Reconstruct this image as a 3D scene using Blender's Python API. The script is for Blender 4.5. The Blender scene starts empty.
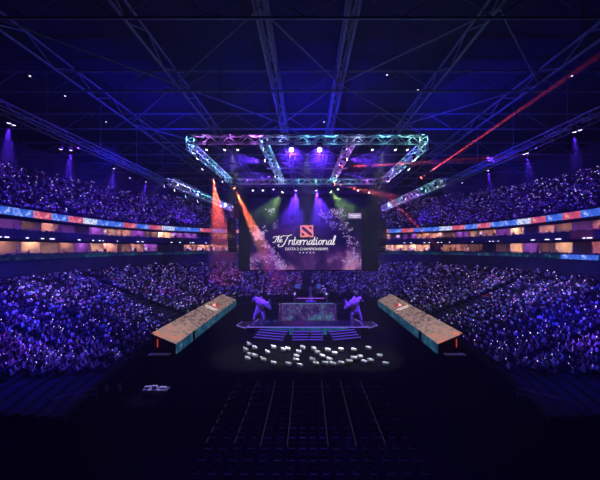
import bpy, bmesh, math, random
import numpy as np
from mathutils import Vector, Matrix
random.seed(7); rng = np.random.default_rng(7)
C = bpy.context.scene
COL = C.collection
PI = math.pi

# ------------------------------------------------------------------ camera, world, exposure
F, CX, CY, H = 340.0, 307.0, 248.0, 14.0          # focal length in pixels, axis, eye height
cam_d = bpy.data.cameras.new('camera'); cam = bpy.data.objects.new('camera', cam_d); COL.objects.link(cam)
cam.location = (0, 0, H); cam.rotation_euler = (PI/2, 0, 0)
cam_d.sensor_width = 36; cam_d.lens = 36*F/600
cam_d.shift_x = -(CX-300)/600; cam_d.shift_y = (CY-240)/600
cam_d.clip_end = 600
C.camera = cam
C.view_settings.view_transform = 'Standard'; C.view_settings.look = 'None'
C.view_settings.exposure = 0.0; C.view_settings.gamma = 1.0; C.view_settings.use_curve_mapping = False
w = bpy.data.worlds.new('arena_air'); C.world = w; w.use_nodes = True
w.node_tree.nodes['Background'].inputs[0].default_value = (0.01, 0.008, 0.2, 1)
w.node_tree.nodes['Background'].inputs[1].default_value = 0.05
C.cycles.max_bounces = 4; C.cycles.diffuse_bounces = 2; C.cycles.glossy_bounces = 2
C.cycles.volume_bounces = 0; C.cycles.transparent_max_bounces = 4
C.cycles.sample_clamp_indirect = 2.0
HAZE = 0.0010

def at(px, py, d):
    return Vector(((px-CX)/F*d, d, H-(py-CY)/F*d))

# ------------------------------------------------------------------ lights of the show
def spot(name, loc, target, color, power, deg, blend=0.3, radius=0.12, parent=None):
    l = bpy.data.lights.new(name, 'SPOT'); l.color = color; l.energy = power
    l.spot_size = math.radians(deg); l.spot_blend = blend; l.shadow_soft_size = radius
    o = bpy.data.objects.new(name, l); COL.objects.link(o)
    o.location = loc
    o.rotation_euler = (Vector(target)-Vector(loc)).to_track_quat('-Z', 'Y').to_euler()
    return o
LAV = (0.22, 0.17, 1.0)
BLUE, PURP, VIOL = (0.022, 0.018, 1.0), (0.10, 0.02, 1.0), (0.06, 0.022, 1.0)
for s in (-1, 1):
    k = 1.0 if s < 0 else 0.7
    # catwalk washes over the upper stands
    for y in (46, 66, 86, 106):
        spot('upper_stand_wash', (s*31, y, 27.5), (s*53, y+8, 21.5), PURP, 13000*k, 80, 0.9, .4)
    # washes from the outer trusses over the lower stands
    for y, c in ((36, BLUE), (50, VIOL), (66, LAV), (84, LAV)):
        spot('lower_stand_wash', (s*20, y, 25), (s*35, y-2, 4), c, (34000 if c is BLUE else 20000 if c is VIOL else 13000)*k, 85, 0.8, .4)
    spot('far_stand_wash', (s*16, 80, 25), (s*18, 108, 7), VIOL, 24000, 90, 0.8, .4)
ra = random.Random(11)
for k, (x, y, z) in enumerate(((-30, 33, 6), (-27, 36, 3), (-36, 40, 7), (-38, 52, 8), (-33, 60, 5), (-30, 76, 5), (-25, 88, 5), (-14, 98, 5), (-6, 102, 6), (8, 100, 6), (16, 96, 5), (27, 84, 5), (33, 66, 6), (38, 55, 8), (34, 44, 6), (30, 36, 5), (37, 38, 8), (-40, 66, 9), (40, 72, 9))):
    sx = -1 if x < 0 else 1
    c = ((.30, .05, 1.0), (.14, .04, 1.0), (.03, .03, 1.0), (.40, .28, 1.0), (.02, .02, 1.0))[k % 5]
    if abs(x) < 16 and x < 0: c = (.8, .05, .30)
    spot('stand_accent', (sx*21, min(max(y, 40), 90), 25), (x, y, z), c, 16000 if abs(x) < 16 else 26000, ra.uniform(16, 30), .8, .15)
for x in (-14, 0, 14):
    spot('far_upper_wash', (x, 88, 26), (x*1.8, 130, 24), PURP, 8000, 100, 0.8, .4)
for x in (-20, 0, 20):
    spot('roof_wash', (x, 55, 27), (x*1.5, 55, 36), (0.010, 0.006, 1.0), 9500 if x == 0 else 8500, 160, 0.8, .4)

# ------------------------------------------------------------------ materials
MATS = {}
def pmat(name, col, rough=0.6, metal=0.0, var=0.25, scale=3.0, spec=0.3):
    if name in MATS: return MATS[name]
    m = bpy.data.materials.new(name); m.use_nodes = True; nt = m.node_tree
    b = nt.nodes['Principled BSDF']
    b.inputs['Roughness'].default_value = rough; b.inputs['Metallic'].default_value = metal
    b.inputs['Specular IOR Level'].default_value = spec
    tc = nt.nodes.new('ShaderNodeTexCoord'); n = nt.nodes.new('ShaderNodeTexNoise')
    n.inputs['Scale'].default_value = scale
    r = nt.nodes.new('ShaderNodeValToRGB')
    r.color_ramp.elements[0].color = tuple(c*(1-var) for c in col)+(1,)
    r.color_ramp.elements[1].color = tuple(min(1, c*(1+var)) for c in col)+(1,)
    r.color_ramp.elements[0].position = .3; r.color_ramp.elements[1].position = .7
    nt.links.new(tc.outputs['Object'], n.inputs['Vector']); nt.links.new(n.outputs['Fac'], r.inputs['Fac'])
    nt.links.new(r.outputs['Color'], b.inputs['Base Color'])
    MATS[name] = m; return m
def emat(name, col, strength):
    if name in MATS: return MATS[name]
    m = bpy.data.materials.new(name); m.use_nodes = True; nt = m.node_tree
    nt.nodes.remove(nt.nodes['Principled BSDF'])
    e = nt.nodes.new('ShaderNodeEmission'); e.inputs[0].default_value = tuple(col)+(1,); e.inputs[1].default_value = strength
    nt.links.new(e.outputs[0], nt.nodes['Material Output'].inputs[0])
    MATS[name] = m; return m
def screen_mat(name, stops, strength, scale, detail=6, rough=.6, coord='Object', vec_scale=(1, 1, 1), dist=0.0, grad=None):
    """an LED picture: noise clouds through a colour ramp; grad adds a slow change across the picture"""
    m = bpy.data.materials.new(name); m.use_nodes = True; nt = m.node_tree
    nt.nodes.remove(nt.nodes['Principled BSDF'])
    tc = nt.nodes.new('ShaderNodeTexCoord'); mp = nt.nodes.new('ShaderNodeMapping'); mp.inputs['Scale'].default_value = vec_scale
    n = nt.nodes.new('ShaderNodeTexNoise'); n.inputs['Scale'].default_value = scale
    n.inputs['Detail'].default_value = detail; n.inputs['Roughness'].default_value = rough; n.inputs['Distortion'].default_value = dist
    nt.links.new(tc.outputs[coord], mp.inputs[0]); nt.links.new(mp.outputs[0], n.inputs['Vector'])
    fac = n.outputs['Fac']
    if grad:
        axis, lo, hi, amount = grad
        sp = nt.nodes.new('ShaderNodeSeparateXYZ'); nt.links.new(tc.outputs[coord], sp.inputs[0])
        mr = nt.nodes.new('ShaderNodeMapRange'); nt.links.new(sp.outputs[axis], mr.inputs[0])
        mr.inputs[1].default_value = lo; mr.inputs[2].default_value = hi; mr.inputs[3].default_value = amount; mr.inputs[4].default_value = -amount
        ad = nt.nodes.new('ShaderNodeMath'); nt.links.new(fac, ad.inputs[0]); nt.links.new(mr.outputs[0], ad.inputs[1]); fac = ad.outputs[0]
    r = nt.nodes.new('ShaderNodeValToRGB'); els = r.color_ramp.elements
    while len(els) < len(stops): els.new(.5)
    for e, (p, c) in zip(els, stops): e.position = p; e.color = tuple(c)+(1,)
    nt.links.new(fac, r.inputs['Fac'])
    e = nt.nodes.new('ShaderNodeEmission'); e.inputs[1].default_value = strength
    nt.links.new(r.outputs[0], e.inputs[0]); nt.links.new(e.outputs[0], nt.nodes['Material Output'].inputs[0])
    return m
def attr_mat(name):
    m = bpy.data.materials.new(name); m.use_nodes = True; nt = m.node_tree
    b = nt.nodes['Principled BSDF']; b.inputs['Roughness'].default_value = .8; b.inputs['Specular IOR Level'].default_value = .1
    a = nt.nodes.new('ShaderNodeAttribute'); a.attribute_name = 'cloth'
    nt.links.new(a.outputs['Color'], b.inputs['Base Color']); return m

concrete = pmat('dark concrete', (.022, .022, .03), .9, scale=.6)
floor_m = pmat('black arena carpet', (.002, .002, .003), .95, scale=1.5, spec=.05)
wall_m = pmat('navy painted wall', (.05, .06, .10), .8, scale=.4)
roof_m = pmat('dark roof deck', (.03, .03, .06), .9, scale=.3)
steel_m = pmat('blue grey roof steel', (.22, .22, .30), .6, .0, scale=2)
black_m = pmat('black metal', (.010, .010, .012), .55, .2)
blackcloth = pmat('black cloth', (.006, .006, .008), .95)
alu = pmat('brushed aluminium truss', (.75, .75, .78), .35, .55, var=.1)
seat_m = pmat('dark blue seat plastic', (.03, .03, .06), .6)
white_m = pmat('white chair fabric', (.8, .8, .8), .8, var=.05)
skin_m = pmat('skin', (.48, .30, .22), .6, var=.1)
hair_m = pmat('black hair', (.012, .010, .010), .7)
trouser_m = pmat('dark trousers', (.03, .03, .05), .8)
warm_wall = pmat('suite plaster', (.62, .48, .40), .8, var=.12, scale=.9)
wood_m = pmat('suite joinery', (.30, .17, .10), .6, var=.3)

# ------------------------------------------------------------------ mesh helpers
class MB:
    def __init__(s): s.v = []; s.f = []; s.mi = []; s.cur = 0
    def add(s, vs, fs):
        b = len(s.v); s.v += [tuple(p) for p in vs]; s.f += [tuple(i+b for i in f) for f in fs]; s.mi += [s.cur]*len(fs); return s
    def hexa(s, p):      # 8 points: bottom loop 0-3, top loop 4-7
        return s.add(p, [(3, 2, 1, 0), (4, 5, 6, 7), (0, 1, 5, 4), (1, 2, 6, 5), (2, 3, 7, 6), (3, 0, 4, 7)])
    def box(s, c, d, rz=0.0):
        x, y, z = (k/2 for k in d); cs, sn = math.cos(rz), math.sin(rz)
        P = [(-x, -y, -z), (x, -y, -z), (x, y, -z), (-x, y, -z), (-x, -y, z), (x, -y, z), (x, y, z), (-x, y, z)]
        return s.hexa([(c[0]+a*cs-b*sn, c[1]+a*sn+b*cs, c[2]+e) for a, b, e in P])
    def bar(s, p, q, r, n=5, r2=None):
        p, q = Vector(p), Vector(q); d = q-p
        if d.length < 1e-6: return s
        r2 = r if r2 is None else r2
        u = d.normalized().orthogonal().normalized(); v = d.normalized().cross(u)
        vs = []
        for e, rr in ((p, r), (q, r2)):
            for k in range(n):
                a = 2*PI*k/n+PI/4; vs.append(e+u*math.cos(a)*rr+v*math.sin(a)*rr)
        fs = [(k, (k+1) % n, n+(k+1) % n, n+k) for k in range(n)]+[tuple(range(n-1, -1, -1)), tuple(range(n, 2*n))]
        return s.add(vs, fs)
    def lathe(s, base, axis, prof, n=12):
        base, ax = Vector(base), Vector(axis).normalized(); u = ax.orthogonal().normalized(); v = ax.cross(u)
        vs = []; fs = []
        for h, r in prof:
            for k in range(n):
                a = 2*PI*k/n; vs.append(base+ax*h+u*math.cos(a)*r+v*math.sin(a)*r)
        for j in range(len(prof)-1):
            for k in range(n): fs.append((j*n+k, j*n+(k+1) % n, (j+1)*n+(k+1) % n, (j+1)*n+k))
        fs += [tuple(range(n-1, -1, -1)), tuple(range((len(prof)-1)*n, len(prof)*n))]
        return s.add(vs, fs)
    def prism(s, pts, off):
        n = len(pts); off = Vector(off); P = [Vector(p) for p in pts]
        return s.add(P+[p+off for p in P], [tuple(range(n-1, -1, -1)), tuple(range(n, 2*n))]+[(k, (k+1) % n, n+(k+1) % n, n+k) for k in range(n)])
    def stroke(s, pts, wd, off=(0, .02, 0), pen=None):
        """ribbon along points in the x-z plane with thickness"""
        P = [Vector(p) for p in pts]
        for a, b in zip(P[:-1], P[1:]):
            d = (b-a)
            if d.length < 1e-5: continue
            n = Vector((-d.z, 0, d.x)).normalized()
            k = wd if pen is None else wd*(.35+.65*abs(n.dot(pen)))
            e = d.normalized()*k*.35
            s.prism([a-n*k/2-e, b-n*k/2+e, b+n*k/2+e, a+n*k/2-e], off)
        return s

def wloc(o):
    p = Vector((0, 0, 0))
    while o: p += Vector(o.location); o = o.parent
    return p
def obj(name, mb, mat, parent=None, origin=None, smooth=False):
    me = bpy.data.meshes.new(name)
    o = bpy.data.objects.new(name, me); COL.objects.link(o)
    base = Vector((0, 0, 0))
    if parent is not None: o.parent = parent; base = wloc(parent)
    elif origin is not None: base = Vector(origin); o.location = base
    me.from_pydata([tuple(Vector(p)-base) for p in mb.v], [], mb.f)
    for m in (mat if isinstance(mat, (list, tuple)) else [mat]): me.materials.append(m)
    if any(mb.mi): me.polygons.foreach_set('material_index', mb.mi)
    if smooth: me.polygons.foreach_set('use_smooth', [True]*len(me.polygons))
    me.update(); return o
def tag(o, label=None, cat=None, group=None, kind=None):
    if label: o['label'] = label
    if cat: o['category'] = cat
    if group: o['group'] = group
    if kind: o['kind'] = kind
    return o
def thing(name, label, cat, loc, group=None):
    o = bpy.data.objects.new(name, None); COL.objects.link(o); o.location = loc; o.empty_display_size = .2
    return tag(o, label, cat, group)
def struct(name, mb, mat, label=None, cat=None):
    o = obj(name, mb, mat); tag(o, label, cat, kind='structure'); return o
def copy_tree(o, parent=None):
    c = o.copy(); COL.objects.link(c)
    if parent is not None: c.parent = parent
    for ch in list(o.children): copy_tree(ch, c)
    return c
ORD = ['first', 'second', 'third', 'fourth', 'fifth', 'sixth', 'seventh', 'eighth', 'ninth', 'tenth', 'eleventh', 'twelfth',
       'thirteenth', 'fourteenth', 'fifteenth', 'sixteenth', 'seventeenth', 'eighteenth', 'nineteenth', 'twentieth',
       'twenty-first', 'twenty-second', 'twenty-third', 'twenty-fourth', 'twenty-fifth', 'twenty-sixth', 'twenty-seventh',
       'twenty-eighth', 'twenty-ninth', 'thirtieth', 'thirty-first', 'thirty-second', 'thirty-third', 'thirty-fourth',
       'thirty-fifth', 'thirty-sixth', 'thirty-seventh', 'thirty-eighth', 'thirty-ninth', 'fortieth', 'forty-first', 'forty-second', 'forty-third', 'forty-fourth', 'forty-fifth', 'forty-sixth', 'forty-seventh', 'forty-eighth', 'forty-ninth', 'fiftieth']

# ------------------------------------------------------------------ the bowl's plan
def ring(a, b, yc, n, th):
    c, s_ = math.cos(th), math.sin(th)
    x = a*math.copysign(abs(c)**(2/n), c); bb = b if s_ >= 0 else b*1.45
    return Vector((x, yc+bb*math.copysign(abs(s_)**(2/n), s_), 0))
A0, B0, YC, NN = 46.5, 52.0, 70.0, 2.2
def outer(off, th): return ring(A0+off, B0+off, YC, NN, th)
def lower(t, th):
    e = 1-t
    return ring(22+(A0-.3-22)*t, 31+(B0-.3-31)*t, 62+(YC-62)*t, 2.2+1.6*e, th)
def resample(fn, step, th0, th1, n=1500):
    """angles spaced evenly along a ring"""
    th = np.linspace(th0, th1, n); P = np.array([fn(t)[:2] for t in th])
    L = np.concatenate([[0], np.cumsum(np.linalg.norm(np.diff(P, axis=0), axis=1))])
    k = max(1, int(L[-1]/step)); return np.interp(np.linspace(0, L[-1], k+1), L, th)
TH0, TH1 = math.radians(-38), math.radians(218)
TS = list(resample(lambda t: outer(0, t), 1.4, TH0, TH1))

def ring_band(mb, fn0, z0, fn1, z1, ts=TS):
    vs = []
    for t in ts:
        p, q = fn0(t), fn1(t); vs += [(p.x, p.y, z0), (q.x, q.y, z1)]
    mb.add(vs, [(2*k, 2*k+2, 2*k+3, 2*k+1) for k in range(len(ts)-1)]); return mb
def ring_solid(mb, o0, o1, z0, z1, ts=TS, f=outer):
    """a closed ring between two offsets and two heights"""
    vs = []
    for t in ts:
        p, q = f(o0, t), f(o1, t); vs += [(p.x, p.y, z0), (q.x, q.y, z0), (q.x, q.y, z1), (p.x, p.y, z1)]
    fs = []
    for k in range(len(ts)-1):
        a, b = 4*k, 4*k+4
        for i in range(4): j = (i+1) % 4; fs.append((a+i, a+j, b+j, b+i))
    fs += [(0, 3, 2, 1), tuple(4*(len(ts)-1)+i for i in range(4))]
    return mb.add(vs, fs)

# ------------------------------------------------------------------ setting: floor, ceiling, walls, tiers
m = MB(); m.box((0, 65, -.15), (150, 160, .3)); struct('floor', m, floor_m)
m = MB(); m.box((0, 65, 38.2), (150, 170, .4)); struct('ceiling', m, roof_m)
NLOW, NUP = 25, 21
def low_z(k): return .6+8.2*k/NLOW*(.85+.15*k/NLOW)
m = MB()
for k in range(NLOW):
    f0, f1 = (lambda t, k=k: lower(k/NLOW, t)), (lambda t, k=k: lower((k+1)/NLOW, t))
    ring_band(m, f0, low_z(k), f1, low_z(k)); ring_band(m, f1, low_z(k), f1, low_z(k+1))
ring_band(m, lambda t: lower(0, t), 0, lambda t: lower(0, t), low_z(0))
struct('floor_lower_stand', m, concrete)
def up_z(k): return 20.3+11.5*(k/NUP)
def up_off(k): return .6+.86*k
m = MB()
for k in range(NUP):
    ring_band(m, lambda t, k=k: outer(up_off(k), t), up_z(k), lambda t, k=k: outer(up_off(k+1), t), up_z(k))
    ring_band(m, lambda t, k=k: outer(up_off(k+1), t), up_z(k), lambda t, k=k: outer(up_off(k+1), t), up_z(k+1))
struct('floor_upper_stand', m, concrete)
m = MB(); ring_solid(m, up_off(NUP)+1.2, up_off(NUP)+1.8, 18, 38); struct('wall_outer', m, wall_m)
m = MB(); ring_solid(m, 0, .3, 7.5, 11.9); struct('wall_under_suites', m, wall_m)
m = MB(); ring_solid(m, 5.3, 5.6, 9, 20.2); struct('wall_behind_suites', m, wall_m)
# slabs and parapets
m = MB(); ring_solid(m, 0, 5.3, 11.7, 11.95); ring_solid(m, -.05, .12, 11.95, 12.95); struct('wall_lower_parapet', m, wall_m)
m = MB(); ring_solid(m, 1.8, 2.0, 15.05, 15.45); ring_solid(m, 1.8, 2.0, 18.62, 19.0); struct('trim_lamp_baffle', m, wall_m)  # drop beams added to keep the glowing suite lamps out of sight
m = MB(); ring_solid(m, .4, 5.3, 15.45, 15.95); ring_solid(m, .35, .5, 15.95, 16.9); struct('wall_upper_parapet', m, wall_m)
m = MB(); ring_solid(m, .25, 5.3, 19.0, 19.2); ring_solid(m, .25, .6, 19.2, 20.4); struct('wall_upper_fascia', m, wall_m)
m = MB()
for t in TS[2::6]:
    p = outer(.33, t); m.bar((p.x, p.y, 16.9), (p.x, p.y, 17.05), .03)
ring_solid(m, .38, .44, 17.02, 17.08); struct('trim_upper_rail', m, steel_m)
m = MB()
for k, t in enumerate(TS[:-1]):
    p = outer(-.02, t); q = outer(-.02, TS[k+1]); m.bar((p.x, p.y, 13.15), (q.x, q.y, 13.15), .03)
    m.bar((p.x, p.y, 12.95), (p.x, p.y, 13.15), .025)
struct('trim_lower_rail', m, steel_m)

# ------------------------------------------------------------------ roof steel
def truss(mb_ch, mb_br, p, q, wd, ht, bay, rc, rb, planar=False):
    """box truss (or flat one) between two points: chords in one mesh builder, lacing in the other"""
    p, q = Vector(p), Vector(q); d = (q-p); L = d.length; d.normalize()
    up = Vector((0, 0, 1)); sd = d.cross(up)
    sd = sd.normalized() if sd.length > .01 else Vector((1, 0, 0)); up = sd.cross(d).normalized()
    lanes = [0] if planar else [-wd/2, wd/2]
    n = max(2, round(L/bay))
    for a in lanes:
        for b in (-ht/2, ht/2): mb_ch.bar(p+sd*a+up*b, q+sd*a+up*b, rc)
        for k in range(n):
            u0, u1 = p+d*(L*k/n), p+d*(L*(k+1)/n); s_ = -1 if k % 2 else 1
            mb_br.bar(u0+sd*a+up*(s_*ht/2), u1+sd*a-up*(s_*ht/2), rb, 4)
    if not planar:
        for b in (-ht/2, ht/2):
            for k in range(n):
                u0, u1 = p+d*(L*k/n), p+d*(L*(k+1)/n); s_ = -1 if k % 2 else 1
                mb_br.bar(u0+up*b+sd*(s_*wd/2), u1+up*b-sd*(s_*wd/2), rb, 4)
nb = 1
for y in (30, 44, 58, 74, 92, 112):
    m = MB(); truss(m, m, (-62, y, 35.6), (62, y, 35.6), 0, 2.6, 4.2, .15, .07, True)
    struct('trim_%d' % nb, m, steel_m); nb += 1
for x in (-30, -17, -4.2, 4.2, 17, 30):
    m = MB(); truss(m, m, (x, 12, 36.2), (x, 125, 36.2), .9 if abs(x) < 5 else 0, 1.8, 4, .16, .08, abs(x) > 5)
    struct('trim_%d' % nb, m, steel_m); nb += 1
m = MB()
ys = (30, 44, 58, 74, 92, 112); xs = (-30, -17, -4.2, 4.2, 17, 30)
for i in range(len(ys)-1):
    for j in range(len(xs)-1):
        if (i+j) % 2 == 0: m.bar((xs[j], ys[i], 35.2), (xs[j+1], ys[i+1], 35.2), .11)
        else: m.bar((xs[j+1], ys[i], 35.2), (xs[j], ys[i+1], 35.2), .11)
struct('trim_%d' % nb, m, steel_m); nb += 1

# ------------------------------------------------------------------ haze filling the hall
def vol_mat(name, dens, aniso=.25):
    m = bpy.data.materials.new(name); m.use_nodes = True; nt = m.node_tree
    nt.nodes.remove(nt.nodes['Principled BSDF'])
    v = nt.nodes.new('ShaderNodeVolumeScatter'); v.inputs['Color'].default_value = (1, 1, 1, 1)
    v.inputs['Density'].default_value = dens; v.inputs['Anisotropy'].default_value = aniso
    nt.links.new(v.outputs[0], nt.nodes['Material Output'].inputs['Volume']); return m
m = MB(); m.box((0, 62, 18.7), (140, 150, 37)); hz = obj('stage_haze', m, vol_mat('stage haze', HAZE))
tag(hz, 'thin stage haze hanging in the air of the whole arena', 'haze', kind='stuff')

# ------------------------------------------------------------------ hospitality suites and ribbon boards
BAYS = list(resample(lambda t: outer(0, t), 4.4, math.radians(-25), math.radians(205)))
NB = len(BAYS)-1
lampW = [emat('suite lamp warm', (1.0, .58, .42), 62.0), emat('suite lamp rose', (1.0, .46, .42), 46.0), emat('suite lamp dimmed', (1.0, .5, .4), 17.0)]
lampP = emat('suite lamp violet', (.40, .12, 1.0), 26.0)
lampO = pmat('suite lamp off', (.3, .3, .3), .5)
glass_rail = pmat('dark seat upholstery', (.02, .02, .035), .7)
stripW = emat('ledge lamp', (.8, .7, 1.0), 3.0)
rs = random.Random(3); GUESTS = []
tv_m = screen_mat('suite tv picture', [(.3, (.05, .1, .5)), (.5, (.6, .3, .5)), (.7, (.9, .9, 1))], 1.4, 3)
def quad_ring(mb, t0, t1, oa, ob, z0, z1):
    a0, a1, b0, b1 = outer(oa, t0), outer(oa, t1), outer(ob, t0), outer(ob, t1)
    return mb.hexa([(a0.x, a0.y, z0), (a1.x, a1.y, z0), (b1.x, b1.y, z0), (b0.x, b0.y, z0), (a0.x, a0.y, z1), (a1.x, a1.y, z1), (b1.x, b1.y, z1), (b0.x, b0.y, z1)])
def lerp(a, b, k): return a+(b-a)*k
for tier, (zf, zc) in (('lower', (11.95, 15.45)), ('upper', (15.95, 19.0))):
    for i in range(NB):
        t0, t1 = BAYS[i], BAYS[i+1]; tm = (t0+t1)/2; c = outer(2, tm)
        if abs(c.x) < 15 and c.y > 100: state = 'o'
        else:
            r = rs.random(); state = 'w' if r < .60 else ('v' if r < .76 else 'o')
        right = c.x > 0; n = i if right else NB-1-i
        words = {'w': 'warmly lit', 'v': 'violet lit', 'o': 'unlit'}[state]
        root = thing('hospitality_suite', '%s open-fronted suite, %s along %s suite row on %s' % (words, ORD[n], tier, 'right side' if right else 'left side'),
                     'suite', (c.x, c.y, zf), 'suites of the %s row' % tier)
        m = MB(); quad_ring(m, t0, t1, 5.05, 5.25, zf, zc-.05)
        # a doorway panel in the back wall
        obj('back_wall', m, warm_wall, root)
        k0 = rs.uniform(.15, .6); m = MB(); quad_ring(m, lerp(t0, t1, k0), lerp(t0, t1, k0+.22), 4.95, 5.04, zf, zf+2.2)
        obj('door_panel', m, wood_m, root)
        for _ in range(rs.randint(1, 2)):
            k0 = rs.uniform(.02, .8); m = MB(); quad_ring(m, lerp(t0, t1, k0), lerp(t0, t1, k0+rs.uniform(.06, .18)), 4.6, 5.04, zf, zf+rs.uniform(1.5, 2.7)); obj('cupboard', m, rs.choice((wood_m, wall_m, black_m)), root)
        m = MB(); quad_ring(m, t0, lerp(t0, t1, .045), 1.9, 5.04, zf, zc-.05); obj('divider', m, warm_wall, root)
        lm_ = {'w': rs.choice(lampW+lampW[2:]), 'v': lampP, 'o': lampO}[state]
        for _ in range(rs.choice((1, 2, 2, 3))):
            k0 = rs.uniform(.1, .75); o0 = rs.uniform(3.0, 4.2); m = MB(); quad_ring(m, lerp(t0, t1, k0), lerp(t0, t1, k0+.16), o0, o0+.6, zc-.12, zc-.05)
            obj('ceiling_lamp', m, lm_, root)
        m = MB(); quad_ring(m, lerp(t0, t1, .1), lerp(t0, t1, .75), 2.3, 2.75, zf, zf+1.0); obj('counter', m, wood_m, root)
        if rs.random() < .6:
            k0 = rs.uniform(.1, .6); m = MB(); quad_ring(m, lerp(t0, t1, k0), lerp(t0, t1, k0+.24), 4.86, 4.94, zf+1.4 if tier == 'lower' else zf+1.7, zf+2.2 if tier == 'lower' else zf+2.5)
            obj('television', m, tv_m, root)
        if state != 'o' and rs.random() < .75: GUESTS.append((zf, tier, i, n, 'right' if right else 'left'))
        # balcony seats before the room
        m = MB()
        for j in range(7):
            a, b = lerp(t0, t1, .06+j*.13), lerp(t0, t1, .06+j*.13+.105)
            quad_ring(m, a, b, .8, 1.25, zf, zf+.42); quad_ring(m, a, b, 1.2, 1.32, zf+.42, zf+rs.uniform(.95, 1.25))
        obj('balcony_seats', m, glass_rail, root)['kind'] = 'stuff'
# small lamps on the ledge between the rows
ln_ = {'left': 0, 'right': 0}
for i in range(NB):
    for j in range(3):
        if rs.random() < .42 and min(ln_.values()) < 50:
            u = lerp(BAYS[i], BAYS[i+1], j/3+rs.uniform(.03, .2)); c = outer(.31, u); sd_ = 'right' if c.x > 0 else 'left'
            if ln_[sd_] >= 50: continue
            q = ln_[sd_]; ln_[sd_] += 1; m = MB(); quad_ring(m, u, u+.004*rs.uniform(1, 3.5), .27, .35, 15.6, 15.72)
            tag(obj('ledge_lamp', m, stripW, origin=(c.x, c.y, 15.6)), 'small white lamp on ledge between suite rows, %s counted along %s side' % (ORD[q], sd_), 'lamp', 'lamps on the ledge between suite rows')
rib = {
 'blue': screen_mat('ribbon blue', [(.35, (.02, .08, .55)), (.55, (.08, .2, .9)), (.72, (.6, .7, 1))], 1.0, 1.2, 3),
 'red': screen_mat('ribbon red', [(.35, (.45, .05, .12)), (.55, (.75, .12, .22)), (.74, (1, .6, .6))], .95, 1.2, 3),
 'white': screen_mat('ribbon pale', [(.4, (.12, .2, .7)), (.52, (.75, .8, 1.0)), (.7, (.9, .9, 1))], 1.0, 2.2, 4),
 'teal': screen_mat('ribbon teal', [(.4, (.004, .03, .06)), (.58, (.01, .07, .14)), (.66, (.22, .42, .65)), (.75, (.7, .85, 1))], .5, 2.0, 6),
 'dim': screen_mat('ribbon dim', [(.4, (.004, .008, .05)), (.6, (.01, .03, .12)), (.75, (.2, .3, .6))], .5, 2.0, 6)}
colname = {'blue': 'bright blue', 'red': 'red and pink', 'white': 'pale blue and white', 'teal': 'dim teal', 'dim': 'almost dark blue'}
for i in range(NB):
    t0, t1 = BAYS[i], BAYS[i+1]; c = outer(.2, (t0+t1)/2); right = c.x > 0; n = i if right else NB-1-i
    side = 'right' if right else 'left'
    k = ('blue', 'red', 'white', 'blue', 'blue', 'red')[n % 6]
    m = MB(); quad_ring(m, lerp(t0, t1, .01), lerp(t0, t1, .99), .12, .24, 19.12, 20.3)
    tag(obj('ribbon_board', m, rib[k], origin=(c.x, c.y, 19.1)), '%s LED ribbon board over %s upper suite on %s side' % (colname[k], ORD[n], side), 'led board', 'ribbon boards above the upper suites')
    k = ('dim', 'teal', 'teal', 'dim', 'teal', 'dim', 'teal')[n % 7]
    c = outer(-.1, (t0+t1)/2)
    if not right and n < 7: k = 'dim'
    if right and abs(CX+c.x/c.y*F-575) < 14: k = 'blue'
    m = MB(); quad_ring(m, lerp(t0, t1, .01), lerp(t0, t1, .99), -.16, -.06, 12.05, 12.85)
    tag(obj('ribbon_board', m, rib[k], origin=(c.x, c.y, 12.05)), '%s LED ribbon board under %s lower suite on %s side' % (colname[k], ORD[n], side), 'led board', 'ribbon boards under the lower suites')

# ------------------------------------------------------------------ people
def skin_figure(joints, edges, levels=1):
    """a continuous body grown over a skeleton: joints name -> (pos, radius); root is the first joint"""
    names = list(joints); me = bpy.data.meshes.new('figure')
    me.from_pydata([joints[n][0] for n in names], [(names.index(a), names.index(b)) for a, b in edges], [])
    o = bpy.data.objects.new('figure', me); COL.objects.link(o)
    o.modifiers.new('s', 'SKIN')
    sv = me.skin_vertices[0].data
    for i, n in enumerate(names):
        r = joints[n][1]; sv[i].radius = r if isinstance(r, tuple) else (r, r); sv[i].use_root = (i == 0)
    sub = o.modifiers.new('u', 'SUBSURF'); sub.levels = sub.render_levels = levels
    dg = bpy.context.evaluated_depsgraph_get()
    out = bpy.data.meshes.new_from_object(o.evaluated_get(dg))
    bpy.data.objects.remove(o); return out
def hair_mesh(c, r):
    bm = bmesh.new(); bmesh.ops.create_icosphere(bm, subdivisions=2, radius=1)
    for v in list(bm.verts):
        if v.co.z < -.45 or (v.co.y > .45 and v.co.z < .35): bm.verts.remove(v)
    for v in bm.verts: v.co = Vector(c)+Vector((v.co.x*r*.95, v.co.y*r*1.1, v.co.z*r*1.15))
    me = bpy.data.meshes.new('hair'); bm.to_mesh(me); bm.free(); me.materials.append(hair_m); return me
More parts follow.
